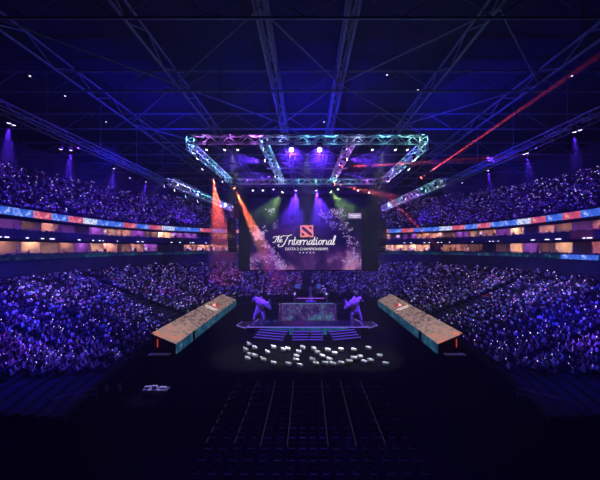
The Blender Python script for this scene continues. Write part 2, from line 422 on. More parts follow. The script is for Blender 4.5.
def body(pose):
    J = {'pelvis': ((0, 0, .50), (.16, .13)), 'waist': ((0, .02, .66), (.145, .11)), 'chest': ((0, .02, .86), (.18, .12)),
         'neck': ((0, .03, 1.0), .055), 'chin': ((0, .05, 1.08), .075), 'crown': ((0, .04, 1.2), .085)}
    E = [('pelvis', 'waist'), ('waist', 'chest'), ('chest', 'neck'), ('neck', 'chin'), ('chin', 'crown')]
    for s, n in ((-1, 'l'), (1, 'r')):
        up = pose == 'cheer' or (pose == 'phone' and s == 1)
        J['sh'+n] = ((s*.19, .02, .93), .065)
        if up: J['el'+n] = ((s*.30, .20, 1.0 if pose == 'phone' else 1.12), .048); J['wr'+n] = ((s*.16, .32, 1.18 if pose == 'phone' else 1.36), .034); J['ha'+n] = ((s*.15, .34, 1.26 if pose == 'phone' else 1.45), .04)
        else: J['el'+n] = ((s*.27, .08, .68), .048); J['wr'+n] = ((s*.13, .30, .64), .034); J['ha'+n] = ((s*.09, .36, .62), .04)
        J['hip'+n] = ((s*.10, .05, .50), .09); J['kn'+n] = ((s*.13, .46, .52), .065)
        J['an'+n] = ((s*.13, .48, .10), .042); J['to'+n] = ((s*.14, .62, .05), .04)
        E += [('chest', 'sh'+n), ('sh'+n, 'el'+n), ('el'+n, 'wr'+n), ('wr'+n, 'ha'+n), ('pelvis', 'hip'+n), ('hip'+n, 'kn'+n), ('kn'+n, 'an'+n), ('an'+n, 'to'+n)]
    me = skin_figure(J, E)
    return me
def dress(me, shirt, sit=True, lo=.5, hi=1.0):
    me = me.copy(); me.materials.clear()
    for mm in (trouser_m, shirt, skin_m): me.materials.append(mm)
    for p in me.polygons:
        c = p.center; k = 1
        if c.z < lo or (sit and c.y > .17 and c.z < .62 and abs(c.x) < .25): k = 0
        if c.z > hi and abs(c.x) < .11: k = 2
        if c.y > .2 and .58 < c.z < .72 and abs(c.x) < .2: k = 2
        if c.z > 1.1: k = 2
        p.material_index = k
        p.use_smooth = True
    return me
shirts = {'pale': pmat('pale cotton', (.75, .75, .78), .9, var=.06), 'grey': pmat('grey cotton', (.30, .30, .33), .9),
          'dark': pmat('dark cotton', (.04, .04, .06), .9), 'pink': pmat('rose cotton', (.65, .22, .35), .9)}
poses = {p: body(p) for p in ('calm', 'phone', 'cheer')}
hairs = {p: hair_mesh((0, .035, 1.19), .105) for p in poses}
protos = {}
for p in poses:
    for c in shirts: protos[p, c] = dress(poses[p], shirts[c])

# seats of the stands: (x, y, z, yaw, row, tier)
FOCUS = Vector((1, 58, 0))
SEATS = []
def in_near_cut(x, y): return y < 34.5-(abs(x)-23)*1.47 or y < 27
for k in range(NLOW):
    fn = lambda t, k=k: lower((k+.55)/NLOW, t)
    for j, t in enumerate(resample(fn, .6, TH0-.35, TH1+.35)):
        p = fn(t)
        if in_near_cut(p.x, p.y): continue
        th = math.degrees(t) % 360
        if abs((th+9) % 18-9) < .28+.35*(1-k/NLOW): continue        # aisles
        SEATS.append((p.x+random.uniform(-.2, .2), p.y+random.uniform(-.2, .2), low_z(k), k, 0))
for k in range(NUP):
    fn = lambda t, k=k: outer(up_off(k)+.42, t)
    for t in resample(fn, .62, TH0, TH1):
        p = fn(t); th = math.degrees(t) % 360
        if abs((th+6) % 12-6) < .3: continue
        if k < 4 and abs((th+6) % 36-6) < 1.1: continue               # stair mouths
        SEATS.append((p.x+random.uniform(-.2, .2), p.y+random.uniform(-.2, .2), up_z(k), k, 1))
SEATS = [s for s in SEATS if rng.random() < .93]
def screen_xy(x, y, z): return CX+x/y*F, CY-(z-H)/y*F
seen = []
for i, s in enumerate(SEATS):
    px, py = screen_xy(s[0], s[1], s[2]+.8)
    if 3 < px < 597 and s[4] == 0: seen.append((s[1], i))
seen.sort(); near = set(i for _, i in seen[:292])
cnt = {}
phones_near = []
phone_spots = []
for i in sorted(near, key=lambda i: SEATS[i][1]):
    x, y, z, k, tier = SEATS[i]
    p = random.choices(('calm', 'phone', 'cheer'), (.7, .22, .08))[0]; c = random.choices(('pale', 'grey', 'dark', 'pink'), (.34, .3, .28, .08))[0]
    side = 'left' if x < 0 else 'right'
    what = {'calm': 'hands in lap', 'phone': 'one hand raised', 'cheer': 'both arms raised'}[p]
    o = bpy.data.objects.new('spectator', protos[p, c]); COL.objects.link(o)
    yaw = math.atan2(FOCUS.y-y, FOCUS.x-x)-PI/2+random.uniform(-.25, .25)
    o.location = (x, y, z); o.rotation_euler = (0, 0, yaw)
    sc_ = random.uniform(.93, 1.06); o.scale = (sc_, sc_, sc_)
    shirt = {'pale': 'pale', 'grey': 'grey', 'dark': 'dark', 'pink': 'rose'}[c]
    q = cnt[side, k] = cnt.get((side, k), 0)+1
    tag(o, 'spectator, %s top, %s, %s from near end of row %d, %s stand' % (shirt, what, ORD[q-1], k+1, side), 'person', 'spectators near the end of the %s lower stand' % side)
    h = bpy.data.objects.new('hair', hairs[p]); COL.objects.link(h); h.parent = o
    if p == 'phone':
        R = Matrix.Rotation(yaw, 3, 'Z'); phones_near.append((Vector((x, y, z))+R @ Vector((.15, .36, 1.33))*sc_, yaw, k, side, ORD[q-1]))
# the rest of the crowd, far too many to count: one object
def person_template():
    V, Fc, kind = [], [], []
    def hexa(P, kd):
        b = len(V); V.extend(P)
        for f in ((3, 2, 1, 0), (4, 5, 6, 7), (0, 1, 5, 4), (1, 2, 6, 5), (2, 3, 7, 6), (3, 0, 4, 7)): Fc.append([i+b for i in f]); kind.append(kd)
    def taper(z0, w0, d0, y0, z1, w1, d1, y1, kd, x0=0, x1=0):
        hexa([(x0-w0, y0-d0, z0), (x0+w0, y0-d0, z0), (x0+w0, y0+d0, z0), (x0-w0, y0+d0, z0), (x1-w1, y1-d1, z1), (x1+w1, y1-d1, z1), (x1+w1, y1+d1, z1), (x1-w1, y1+d1, z1)], kd)
    taper(.42, .16, .12, 0, .84, .21, .12, .02, 0); taper(.84, .21, .12, .02, 1.0, .07, .06, .03, 0)
    taper(1.0, .05, .05, .03, 1.12, .085, .10, .05, 1); taper(1.12, .085, .10, .05, 1.26, .06, .07, .035, 2)
    for s in (-1, 1):
        hexa([(s*.10-.08, .05, .40), (s*.10+.08, .05, .40), (s*.12+.07, .52, .44), (s*.12-.07, .52, .44), (s*.10-.08, .05, .58), (s*.10+.08, .05, .58), (s*.12+.07, .52, .58), (s*.12-.07, .52, .58)], 3)
        taper(.02, .06, .06, .50, .46, .07, .06, .48, 3, s*.12, s*.12)
        hexa([(s*.25-.05, .0, .62), (s*.25+.05, .0, .62), (s*.25+.05, .1, .62), (s*.25-.05, .1, .62), (s*.21-.05, -.03, .95), (s*.21+.05, -.03, .95), (s*.21+.05, .07, .95), (s*.21-.05, .07, .95)], 0)
    return np.array(V), np.array(Fc), np.array(kind)
TV, TF, TK = person_template()
rest = [s for i, s in enumerate(SEATS) if i not in near]
N = len(rest); R_ = np.array([r[:3] for r in rest]); tier_ = np.array([r[4] for r in rest])
yaw = np.arctan2(FOCUS.y-R_[:, 1], FOCUS.x-R_[:, 0])-PI/2+rng.uniform(-.35, .35, N)
scl = rng.uniform(.84, 1.14, N); cs, sn = np.cos(yaw)*scl, np.sin(yaw)*scl
P = np.empty((N, len(TV), 3))
P[:, :, 0] = R_[:, 0, None]+TV[None, :, 0]*cs[:, None]-TV[None, :, 1]*sn[:, None]
P[:, :, 1] = R_[:, 1, None]+TV[None, :, 0]*sn[:, None]+TV[None, :, 1]*cs[:, None]
P[:, :, 2] = R_[:, 2, None]+TV[None, :, 2]*scl[:, None]
FA = (TF[None]+(np.arange(N)*len(TV))[:, None, None]).reshape(-1, 4)
shirt_pal = np.array([(.75, .75, .78), (.6, .58, .62), (.35, .35, .4), (.03, .03, .04), (.02, .02, .03), (.02, .02, .03), (.05, .05, .06), (.30, .30, .33), (.10, .10, .13), (.03, .03, .05), (.03, .03, .05), (.6, .2, .32), (.2, .3, .6), (.04, .05, .09)])
col = np.empty((N, len(TF), 4)); col[..., 3] = 1
sh = shirt_pal[rng.integers(0, len(shirt_pal), N)]; tr = np.array([(.03, .03, .05)])*rng.uniform(.5, 2, (N, 1))
for kd, cc in ((0, sh), (1, np.array([(.48, .30, .22)])*rng.uniform(.7, 1.1, (N, 1))), (2, np.tile([(.012, .01, .01)], (N, 1))), (3, tr)):
    col[:, TK == kd, :3] = cc[:, None, :]
def big_mesh(name, verts, faces, mat, colors=None):
    me = bpy.data.meshes.new(name); nf = len(faces)
    me.vertices.add(len(verts)); me.vertices.foreach_set('co', verts.astype(np.float32).ravel())
    me.loops.add(nf*4); me.loops.foreach_set('vertex_index', faces.astype(np.int32).ravel())
    me.polygons.add(nf); me.polygons.foreach_set('loop_start', np.arange(0, nf*4, 4, dtype=np.int32))
    me.update(calc_edges=True); me.validate()
    if colors is not None:
        a = me.attributes.new('cloth', 'FLOAT_COLOR', 'FACE'); a.data.foreach_set('color', colors.astype(np.float32).ravel())
    me.materials.append(mat); o = bpy.data.objects.new(name, me); COL.objects.link(o); return o
crowd = big_mesh('crowd', P.reshape(-1, 3), FA, attr_mat('crowd clothes'), col.reshape(-1, 4))
tag(crowd, 'thousands of seated spectators filling the lower and upper stands', 'crowd', kind='stuff')
# glowing phones: the nearest ones are things, the rest one object
phone_mats = [emat('phone glow white', (.6, .52, 1.0), 2.6), emat('phone glow violet', (.32, .12, 1.0), 3.2)]
pb = MB(); pb.box((0, 0, 0), (.16, .02, .09))
phone_me = bpy.data.meshes.new('phone'); phone_me.from_pydata(pb.v, [], pb.f); phone_me.materials.append(phone_mats[0])
for loc, yw, k, side, q in phones_near:
    o = bpy.data.objects.new('phone', phone_me); COL.objects.link(o); o.location = loc; o.rotation_euler = (0, 0, yw)
    tag(o, 'lit phone held up by %s spectator from near end of row %d, %s stand' % (q, k+1, side), 'phone', 'lit phones held up in the lower stands')
pr = np.where(tier_ == 1, .17, .18)
pick = np.nonzero(rng.random(N) < pr)[0]
bx = np.array([(-.09, -.02, -.06), (.09, -.02, -.06), (.09, .02, -.06), (-.09, .02, -.06), (-.09, -.02, .06), (.09, -.02, .06), (.09, .02, .06), (-.09, .02, .06)])
bf = np.array([(3, 2, 1, 0), (4, 5, 6, 7), (0, 1, 5, 4), (1, 2, 6, 5), (2, 3, 7, 6), (3, 0, 4, 7)])
for nm, mt, sel in (('phone_lights', phone_mats[0], pick[::2]), ('phone_lights', phone_mats[1], pick[1::2])):
    n = len(sel); hgt = rng.uniform(.8, 1.5, n); fw = .42; q = np.empty((n, 8, 3)); s_ = rng.uniform(.45, 1.1, (n, 1))
    cx_ = R_[sel, 0]-np.sin(yaw[sel])*fw; cy_ = R_[sel, 1]+np.cos(yaw[sel])*fw
    c2, s2 = np.cos(yaw[sel])[:, None], np.sin(yaw[sel])[:, None]; b_ = bx[None]*s_[:, :, None]
    q[:, :, 0] = cx_[:, None]+b_[:, :, 0]*c2-b_[:, :, 1]*s2; q[:, :, 1] = cy_[:, None]+b_[:, :, 0]*s2+b_[:, :, 1]*c2
    q[:, :, 2] = (R_[sel, 2]+hgt)[:, None]+b_[:, :, 2]
    o = big_mesh(nm, q.reshape(-1, 3), (bf[None]+(np.arange(n)*8)[:, None, None]).reshape(-1, 4), mt)
    tag(o, ('white' if mt is phone_mats[0] else 'violet')+' lit phones and wristbands held up all over the stands', 'phones', kind='stuff')
# seats of the lower stand under the crowd
sv = np.array([(-.24, -.22, .36), (.24, -.22, .36), (.24, .2, .36), (-.24, .2, .36), (-.24, -.22, .41), (.24, -.22, .41), (.24, .2, .41), (-.24, .2, .41),
               (-.24, -.30, .41), (.24, -.30, .41), (.24, -.24, .41), (-.24, -.24, .41), (-.24, -.34, .86), (.24, -.34, .86), (.24, -.28, .86), (-.24, -.28, .86)])
sf = np.concatenate([bf, bf+8])
L = np.array([s[:3] for s in SEATS]); yw = np.arctan2(FOCUS.y-L[:, 1], FOCUS.x-L[:, 0])-PI/2
Q = np.empty((len(L), 16, 3)); Q[:, :, 0] = L[:, 0, None]+sv[None, :, 0]*np.cos(yw)[:, None]-sv[None, :, 1]*np.sin(yw)[:, None]
Q[:, :, 1] = L[:, 1, None]+sv[None, :, 0]*np.sin(yw)[:, None]+sv[None, :, 1]*np.cos(yw)[:, None]; Q[:, :, 2] = L[:, 2, None]+sv[None, :, 2]
o = big_mesh('stadium_seats', Q.reshape(-1, 3), (sf[None]+(np.arange(len(L))*16)[:, None, None]).reshape(-1, 4), seat_m)
tag(o, 'rows of dark folding seats under the crowd in both stands', 'seats', kind='stuff')

# ------------------------------------------------------------------ the video wall
DS = 64.0
def sc(px, py, dy=0.0): p = at(px, py, DS); return Vector((p.x, DS-dy, p.z))
vw = thing('video_wall', 'huge hanging LED screen with purple title picture in a black housing', 'screen', (0, DS, 9.9))
m = MB(); a, b = sc(238.5, 271), sc(378.5, 194)
m.box(((a.x+b.x)/2, DS+1.3, (a.z+b.z)/2), (b.x-a.x, 2.4, b.z-a.z)); obj('housing', m, blackcloth, vw)
pic = screen_mat('title picture', [(.30, (.002, .003, .018)), (.47, (.010, .008, .05)), (.57, (.035, .012, .10)), (.66, (.10, .03, .17)), (.72, (.30, .11, .32)), (.80, (.60, .26, .48))],
                 .70, .20, 7, .62, dist=.5, grad=(2, 0, 13.5, .17))
m = MB(); a, b = sc(250, 269.8), sc(361.5, 198); m.box(((a.x+b.x)/2, DS+.05, (a.z+b.z)/2), (b.x-a.x, .12, b.z-a.z)); pnl = obj('screen_panel', m, pic, vw)
white_e = emat('title white', (1, .93, .96), .95); logo_e = emat('emblem red', (1.0, .27, .22), .95); logo_d = emat('emblem dark', (.03, .008, .015), .9)
lav_e = emat('petal lavender', (.62, .42, .85), .7); lav2_e = emat('petal violet', (.30, .14, .55), .6); pinkc = emat('petal heart', (1, .45, .5), .9)
# square emblem with a dark slanted stroke and two notches
def px_prism(mb, pts, dy, th=.03):
    mb.prism([sc(px, py, dy) for px, py in pts], (0, -th, 0)); return mb
emb = obj('emblem', px_prism(MB(), [(300, 225.6), (304, 225.1), (309, 225.4), (313.3, 225), (313, 229), (313.5, 233), (313.2, 237.2), (308, 236.8), (303, 237.3), (300.1, 237), (300.4, 232)], .02), logo_e, vw)
m = MB(); px_prism(m, [(301.6, 226.8), (303.6, 226.8), (311.8, 233.6), (312, 235.6), (310, 235.6), (302, 229.2)], .06)
px_prism(m, [(308.6, 226.6), (311.6, 226.9), (311.9, 229.6), (309.6, 228.9)], .06); px_prism(m, [(301.7, 232.2), (303.8, 233.6), (304.6, 235.6), (301.6, 235.5)], .06)
obj('emblem_strokes', m, logo_d, emb)
# script lettering
G = {'n': ([[(0, 1), (0, 0)], [(0, .55), (.22, .95), (.45, 1), (.58, .8), (.56, .1), (.7, 0), (.86, .2)]], .86),
     't': ([[(.05, 1.7), (0, .2), (.12, 0), (.36, .2)], [(-.22, 1.02), (.32, 1.08)]], .45),
     'e': ([[(-.05, .35), (.5, .55), (.52, .9), (.3, 1), (.05, .75), (0, .35), (.15, .03), (.4, .02), (.66, .25)]], .68),
     'r': ([[(0, 1), (0, 0)], [(0, .55), (.2, .92), (.42, 1), (.5, .85)]], .56),
     'a': ([[(.52, .9), (.3, 1), (.06, .7), (0, .3), (.15, 0), (.36, .1), (.54, .6)], [(.56, 1), (.54, .2), (.66, 0), (.84, .2)]], .84),
     'i': ([[(0, 1), (0, .18), (.12, 0), (.34, .2)], [(.04, 1.38), (.06, 1.5)]], .40),
     'o': ([[(.3, 1), (.06, .75), (0, .35), (.16, .02), (.4, .1), (.54, .55), (.46, .92), (.3, 1), (.6, .85), (.72, .95)]], .76),
     'l': ([[(0, .1), (.25, 1.2), (.28, 2.0), (.14, 2.0), (.02, 1.2), (.02, .2), (.14, 0), (.36, .2)]], .42),
     'h': ([[(0, 0), (.02, 1.4), (.2, 2.0), (.28, 1.7), (.02, .6)], [(.02, .5), (.25, .95), (.45, .95), (.5, .1), (.64, 0), (.8, .2)]], .80),
     'I': ([[(.95, 2.0), (.72, 1.2), (.45, .1), (.1, -.45), (-.4, -.5), (-.62, -.2), (-.4, .05)], [(-.35, 1.45), (-.25, 1.85), (.2, 2.0), (.95, 2.0), (1.5, 2.25)]], 1.25),
     'T': ([[(.75, 1.9), (.5, .8), (.25, .05), (-.15, -.15), (-.4, .1)], [(-.4, 1.4), (-.25, 1.8), (.3, 1.85), (.9, 1.85), (1.35, 2.1)]], 1.0)}
pen = Vector((.9, 0, -.42)).normalized()
def script(word, px, py, xh, width, wd):
    m = MB(); adv = sum(G[c][1] for c in word); k = width/adv/xh; x = 0
    for c in word:
        for st in G[c][0]:
            pts = [sc(px+(x+u*1.0)*xh*k+v*xh*.16, py-v*xh, .03) for u, v in st]
            m.stroke(pts, wd, (0, -.03, 0), pen)
        x += G[c][1]
    return m
obj('title_lettering', script('International', 281.5, 244.6, 4.4, 53.5, .17), white_e, vw)
obj('small_title_lettering', script('The', 274.0, 242.2, 3.0, 8.2, .14), white_e, vw)
def font_mesh(txt, px0, px1, py, name, mat, parent, depth=.02):
    cu = bpy.data.curves.new(name, 'FONT'); cu.body = txt; cu.size = 1; cu.extrude = .01
    t = bpy.data.objects.new(name, cu); COL.objects.link(t); bpy.context.view_layer.update()
    me = bpy.data.meshes.new_from_object(t.evaluated_get(bpy.context.evaluated_depsgraph_get())); bpy.data.objects.remove(t)
    xs_ = [v.co.x for v in me.vertices]; lo, hi = min(xs_), max(xs_); a, b = sc(px0, py), sc(px1, py); k = (b.x-a.x)/(hi-lo)
    base = wloc(parent)
    for v in me.vertices: v.co = Vector((a.x+(v.co.x-lo)*k, DS-.03-v.co.z, a.z+v.co.y*k*1.0))-base
    me.materials.append(mat); o = bpy.data.objects.new(name, me); COL.objects.link(o); o.parent = parent; return o
font_mesh('DOTA 2 CHAMPIONSHIPS', 285.5, 328, 250.2, 'subtitle_lettering', white_e, vw)
for k in range(5):
    c = sc(300+3.4*k, 252.7, .02); m = MB()
    m.prism([c+Vector((math.sin(q*PI/5)*(.16 if q % 2 else .07), 0, -math.cos(q*PI/5)*(.16 if q % 2 else .07))) for q in range(10)], (0, -.03, 0)); obj('star', m, white_e, vw)
m = MB(); px_prism(m, [(348.3, 213.2), (361, 213.2), (361, 218.3), (348.3, 218.3)], .02); plq = obj('corner_plaque', m, lav_e, vw)
m = MB(); px_prism(m, [(350, 215.2), (359.5, 215.2), (359.5, 215.9), (350, 215.9)], .06); px_prism(m, [(353, 216.7), (357, 216.7), (357, 217.4), (353, 217.4)], .06); obj('plaque_lines', m, white_e, plq)
# flowers and blossom twigs in the picture
def petal(mb, c, ang, ln, wd):
    c = Vector(c); u = Vector((math.cos(ang), 0, math.sin(ang))); v = Vector((-u.z, 0, u.x))
    mb.prism([c, c+u*ln*.45+v*wd, c+u*ln*.9+v*wd*.6, c+u*ln, c+u*ln*.9-v*wd*.6, c+u*ln*.45-v*wd], (0, -.02, 0))
m = MB(); h = MB(); rp = random.Random(5)
c = sc(258.5, 235, .03)
for k in range(5): petal(m, c, .4+k*2*PI/5, 1.25, .42)
for k in range(5): petal(h, c+Vector((0, -.03, 0)), .4+k*2*PI/5, .35, .1)
fl = obj('big_flower', m, lav_e, vw); obj('flower_heart', h, pinkc, fl)
m = MB(); m2 = MB()
def twig(pts, n, spread, size):
    for _ in range(n):
        f = rp.random()*(len(pts)-1); i = min(int(f), len(pts)-2); f -= i
        px = pts[i][0]*(1-f)+pts[i+1][0]*f+rp.gauss(0, spread); py = pts[i][1]*(1-f)+pts[i+1][1]*f+rp.gauss(0, spread)
        px = min(max(px, 251), 360.5); py = min(max(py, 204), 268.5)
        cc = sc(px, py, rp.choice((.03, .05))); t = m if rp.random() < .55 else m2
        for q in range(rp.randint(1, 3)): petal(t, cc, rp.uniform(0, 6.28), size*rp.uniform(.6, 1.4), size*.28)
twig([(254, 226), (262, 240), (272, 252), (278, 262), (284, 268)], 110, 2.6, .34)
twig([(252, 262), (262, 258), (276, 264), (286, 268)], 90, 2.6, .32)
twig([(268, 214), (276, 208)], 14, 1.5, .3); twig([(276, 222), (274, 228)], 10, 1.5, .3)
twig([(318, 212), (326, 216), (335, 212), (344, 212)], 70, 2.2, .27)
twig([(336, 212), (344, 222), (348, 236), (354, 250), (360, 262)], 110, 2.8, .27)
twig([(328, 220), (334, 226)], 18, 2, .25); twig([(346, 262), (352, 264)], 16, 2, .3)
obj('pale_petals', m, lav_e, vw); obj('violet_petals', m2, lav2_e, vw)
for x in (-10, -3.5, 3.5, 10):
    m = MB(); m.bar((x, DS+1.3, 24.1), (x, DS+1.3, 35), .05); obj('hanging_cable', m, black_m, vw)
# line arrays and banners each side of the wall
def line_array(s):
    x0 = s*13.9
    t = thing('line_array', 'black curved speaker column hanging on the %s of the big screen' % ('left' if s < 0 else 'right'), 'speaker', (x0, 63, 13), 'speaker columns beside the screen')
    for k in range(13):
        z = 19.0-.46*k; y = 63+.018*(k-4)**2; m = MB()
        m.hexa([(x0-.8, y-.4, z-.22), (x0+.8, y-.4, z-.22), (x0+.65, y+.5, z-.19), (x0-.65, y+.5, z-.19), (x0-.8, y-.4, z+.22), (x0+.8, y-.4, z+.22), (x0+.65, y+.5, z+.19), (x0-.65, y+.5, z+.19)])
        obj('speaker_cabinet', m, black_m, t)
    m = MB(); m.box((x0, 63.1, 19.4), (1.2, 1.2, .2)); m.bar((x0-.4, 63.1, 19.4), (x0-.4, 63.1, 35), .03); m.bar((x0+.4, 63.1, 19.4), (x0+.4, 63.1, 35), .03); obj('flying_frame', m, black_m, t)
    return t
line_array(-1); line_array(1)
red_cloth = pmat('dark red banner cloth', (.35, .02, .04), .85)
for s in (-1, 1):
    t = thing('hanging_banner', 'dark red banner hung above speaker column, %s of the big screen' % ('left' if s < 0 else 'right'), 'banner', (s*13.8, 66.5, 19.8), 'red banners by the screen')
    m = MB()
    for k in range(6):
        a = s*13.8-.7+k*.233; m.hexa([(a, 66.5+.08*(k % 2), 19.8), (a+.233, 66.5+.08*((k+1) % 2), 19.8), (a+.233, 66.54+.08*((k+1) % 2), 19.8), (a, 66.54+.08*(k % 2), 19.8), (a, 66.5+.08*(k % 2), 22.6), (a+.233, 66.5+.08*((k+1) % 2), 22.6), (a+.233, 66.54+.08*((k+1) % 2), 22.6), (a, 66.54+.08*(k % 2), 22.6)])
    obj('cloth', m, red_cloth, t); m = MB(); m.bar((s*13.8-.85, 66.55, 22.65), (s*13.8+.85, 66.55, 22.65), .05); obj('rod', m, black_m, t)
    m = MB(); m.bar((s*13.8-.6, 66.55, 22.65), (s*13.8-.6, 66.55, 35), .02); m.bar((s*13.8+.6, 66.55, 22.65), (s*13.8+.6, 66.55, 35), .02); obj('cable', m, black_m, t)

# ------------------------------------------------------------------ flown trusses with lamps inside
ZT = 25.1
def point(name, loc, color, power, r=.08, parent=None):
    l = bpy.data.lights.new(name, 'POINT'); l.color = color; l.energy = power; l.shadow_soft_size = r
    o = bpy.data.objects.new(name, l); COL.objects.link(o); o.location = loc; return o
TEAL, LPUR, MINT = (.15, .62, 1.0), (.62, .16, 1.0), (.30, .85, .85)
def flown(label, p, q, cols, sz=.76, power=46, step=2.6, cables=2):
    p, q = Vector(p), Vector(q); mid = (p+q)/2
    t = thing('lighting_truss', label, 'truss', mid)
    ch, br = MB(), MB(); truss(ch, br, p, q, sz, sz, .95, .06, .04)
    obj('chords', ch, alu, t); obj('lacing', br, alu, t)
    m = MB()
    for k in range(cables):
        u = p+(q-p)*((k+.5)/cables); m.bar(u+Vector((0, 0, sz/2)), (u.x, u.y, 35), .02)
    obj('hanging_cables', m, black_m, t)
    n = max(2, int((q-p).length/step)); lm = MB()
    for k in range(n):
        u = p+(q-p)*((k+.5)/n); c = cols[k*len(cols)//n]
        point('truss_lamp', u, c, power)
    return t
flown('long front truss of flown frame, purple lit at left end and teal at right', (-11.9, 34.8, ZT), (11.9, 34.8, ZT), [LPUR, LPUR, (.3, .4, 1), TEAL, (.5, .6, 1), TEAL, MINT], cables=4)
flown('rear truss of flown frame, straight above the big screen', (-11.6, 57, ZT), (11.6, 57, ZT), [LPUR, (.5, .4, 1), TEAL, MINT, TEAL, LPUR], cables=4)
flown('left side truss of flown frame, teal lit', (-12.7, 37.2, ZT), (-12.7, 56, ZT), [(.3, .55, 1), TEAL, MINT, TEAL])
flown('right side truss of flown frame, violet and teal lit', (12.7, 37.2, ZT), (12.7, 56, ZT), [MINT, TEAL, (.5, .5, 1), LPUR])
flown('short corner truss between front and left side trusses', (-12.0, 35.0, ZT), (-12.8, 37.1, ZT), [TEAL], cables=1)
flown('short corner truss between front and right side trusses', (12.0, 35.0, ZT), (12.8, 37.1, ZT), [MINT], cables=1)
flown('inner cross truss on left, running from front to rear truss', (-4.6, 35.4, ZT), (-4.2, 56.4, ZT), [TEAL, (.3, .5, 1), MINT])
flown('inner cross truss on right, running from front to rear truss', (4.6, 35.4, ZT), (4.2, 56.4, ZT), [LPUR, LPUR, MINT])
flown('outer truss beyond left side of flown frame, teal lit', (-22.5, 56, 25.0), (-20.2, 92, 24.6), [(.4, .4, 1), TEAL, TEAL, (.5, .4, 1)], 1.1, 62)
flown('outer truss beyond right side of flown frame, teal and violet lit', (22.5, 56, 25.0), (20.2, 92, 24.6), [MINT, LPUR, TEAL, (.5, .4, 1)], 1.1, 62)
def catwalk(s):
    t = thing('catwalk', 'long dark lighting catwalk under the roof over the %s upper stand' % ('left' if s < 0 else 'right'), 'catwalk', (s*31, 60, 28), 'catwalks under the roof')
    ch, br = MB(), MB(); truss(ch, br, (s*31, 26, 28.2), (s*29, 100, 27.6), 1.2, .9, 2.0, .09, .05)
    obj('chords', ch, steel_m, t); obj('lacing', br, steel_m, t)
    for y in range(30, 100, 10):
        m = MB(); m.bar((s*(31-.027*(y-26)), y, 28.6), (s*(31-.027*(y-26)), y, 35), .04); obj('hanger', m, steel_m, t)
catwalk(-1); catwalk(1)
m = MB(); n = 24
for k in range(n):
    a, b = PI*(.28+.44*k/n), PI*(.28+.44*(k+1)/n)
    m.bar((math.cos(a)*8.5, 46+4*math.sin(a)-3, 24.0+1.0*math.sin(a)), (math.cos(b)*8.5, 46+4*math.sin(b)-3, 24.0+1.0*math.sin(b)), .10)
tag(obj('curved_rail', m, alu), 'thin curved rail bowed between inner cross trusses', 'rail')

# ------------------------------------------------------------------ moving heads, with their own lamps
def beam_haze(p, ax, L, deg, dens, label):
    """a shaft of thicker fog blown through a lamp's beam, thinning out away from the lamp"""
    m = MB(); t = math.tan(math.radians(deg/2)); m.lathe((0, 0, 0), ax, [(0, .08), (L, .08+t*L)], 20)
    mt = vol_mat('beam haze %.3f %.1f' % (dens, L), dens, .1); nt = mt.node_tree; v = [n for n in nt.nodes if n.type == 'VOLUME_SCATTER'][0]
    tc = nt.nodes.new('ShaderNodeTexCoord'); ln = nt.nodes.new('ShaderNodeVectorMath'); ln.operation = 'LENGTH'
    mr = nt.nodes.new('ShaderNodeMapRange'); mr.inputs[1].default_value = 0; mr.inputs[2].default_value = L*.97; mr.inputs[3].default_value = dens; mr.inputs[4].default_value = 0
    nt.links.new(tc.outputs['Object'], ln.inputs[0]); nt.links.new(ln.outputs['Value'], mr.inputs[0]); nt.links.new(mr.outputs[0], v.inputs['Density'])
    o = obj('haze_cone', m, mt); o.location = p  # denser haze added along the beam to make it visible
    return tag(o, label, 'light beam', kind='stuff')
NFIX = {}
lens_mats = {}
def head(px, py, d, where, color, target, power=0, deg=10, glow=9, size=1.0, fog=None):
    """a moving head lamp hanging under a truss"""
    p = at(px, py, d); n = NFIX.get(where, 0); NFIX[where] = n+1
    tgt = Vector(target); ax = (tgt-p).normalized()
    key = tuple(round(c, 2) for c in color)+(glow,)
    if key not in lens_mats: lens_mats[key] = emat('lens %d' % len(lens_mats), color, glow)
    t = thing('moving_head', '%s spotlight hanging %s, %s from left' % (cname(color), where, ORD[n]), 'spotlight', p, 'spotlights '+where)
    m = MB(); m.box(p+Vector((0, 0, .52*size)), (.5*size, .4*size, .2*size)); m.bar(p+Vector((0, 0, .6*size)), p+Vector((0, 0, .95*size)), .05); obj('base', m, black_m, t)
    m = MB(); sd = Vector((-ax.y, ax.x, 0)).normalized()*.3*size
    for s_ in (-1, 1): m.bar(p+sd*s_+Vector((0, 0, .45*size)), p+sd*s_*1.0, .05*size, 4)
    m.bar(p-sd+Vector((0, 0, .45*size)), p+sd+Vector((0, 0, .45*size)), .05*size, 4); obj('yoke', m, black_m, t)
    m = MB(); m.lathe(p-ax*.32*size, ax, [(0, .10*size), (.06*size, .2*size), (.4*size, .24*size), (.5*size, .26*size)], 10); hd = obj('lamp_head', m, black_m, t)
    m = MB(); m.lathe(p+ax*.18*size, ax, [(0, .225*size), (.03*size, .225*size), (.08*size, .15*size)], 10); obj('lens', m, lens_mats[key], hd)
    if power:
        spot('beam_lamp', p+ax*.5*size, tgt, bcol(color), power, deg, .4, .04)
        if fog: beam_haze(p+ax*.5*size, ax, fog[0], deg*1.02, fog[1], 'haze cone added for the %s beam of the %s spotlight %s' % (cname(color), ORD[n], where))
    return t
def bcol(c):
    return {'violet': (.10, .02, 1.0), 'orange': (1.0, .09, .03), 'red': (1.0, .05, .04), 'green': (.55, 1.0, .22)}.get(cname(c), c)
def cname(c):
    r, g, b = c
    if r > .85 and g > .75 and b > .75: return 'white'
    if r > .85 and g > .18: return 'orange'
    if r > .85: return 'red'
    if g > .8: return 'green'
    if g > .6: return 'teal'
    return 'violet'
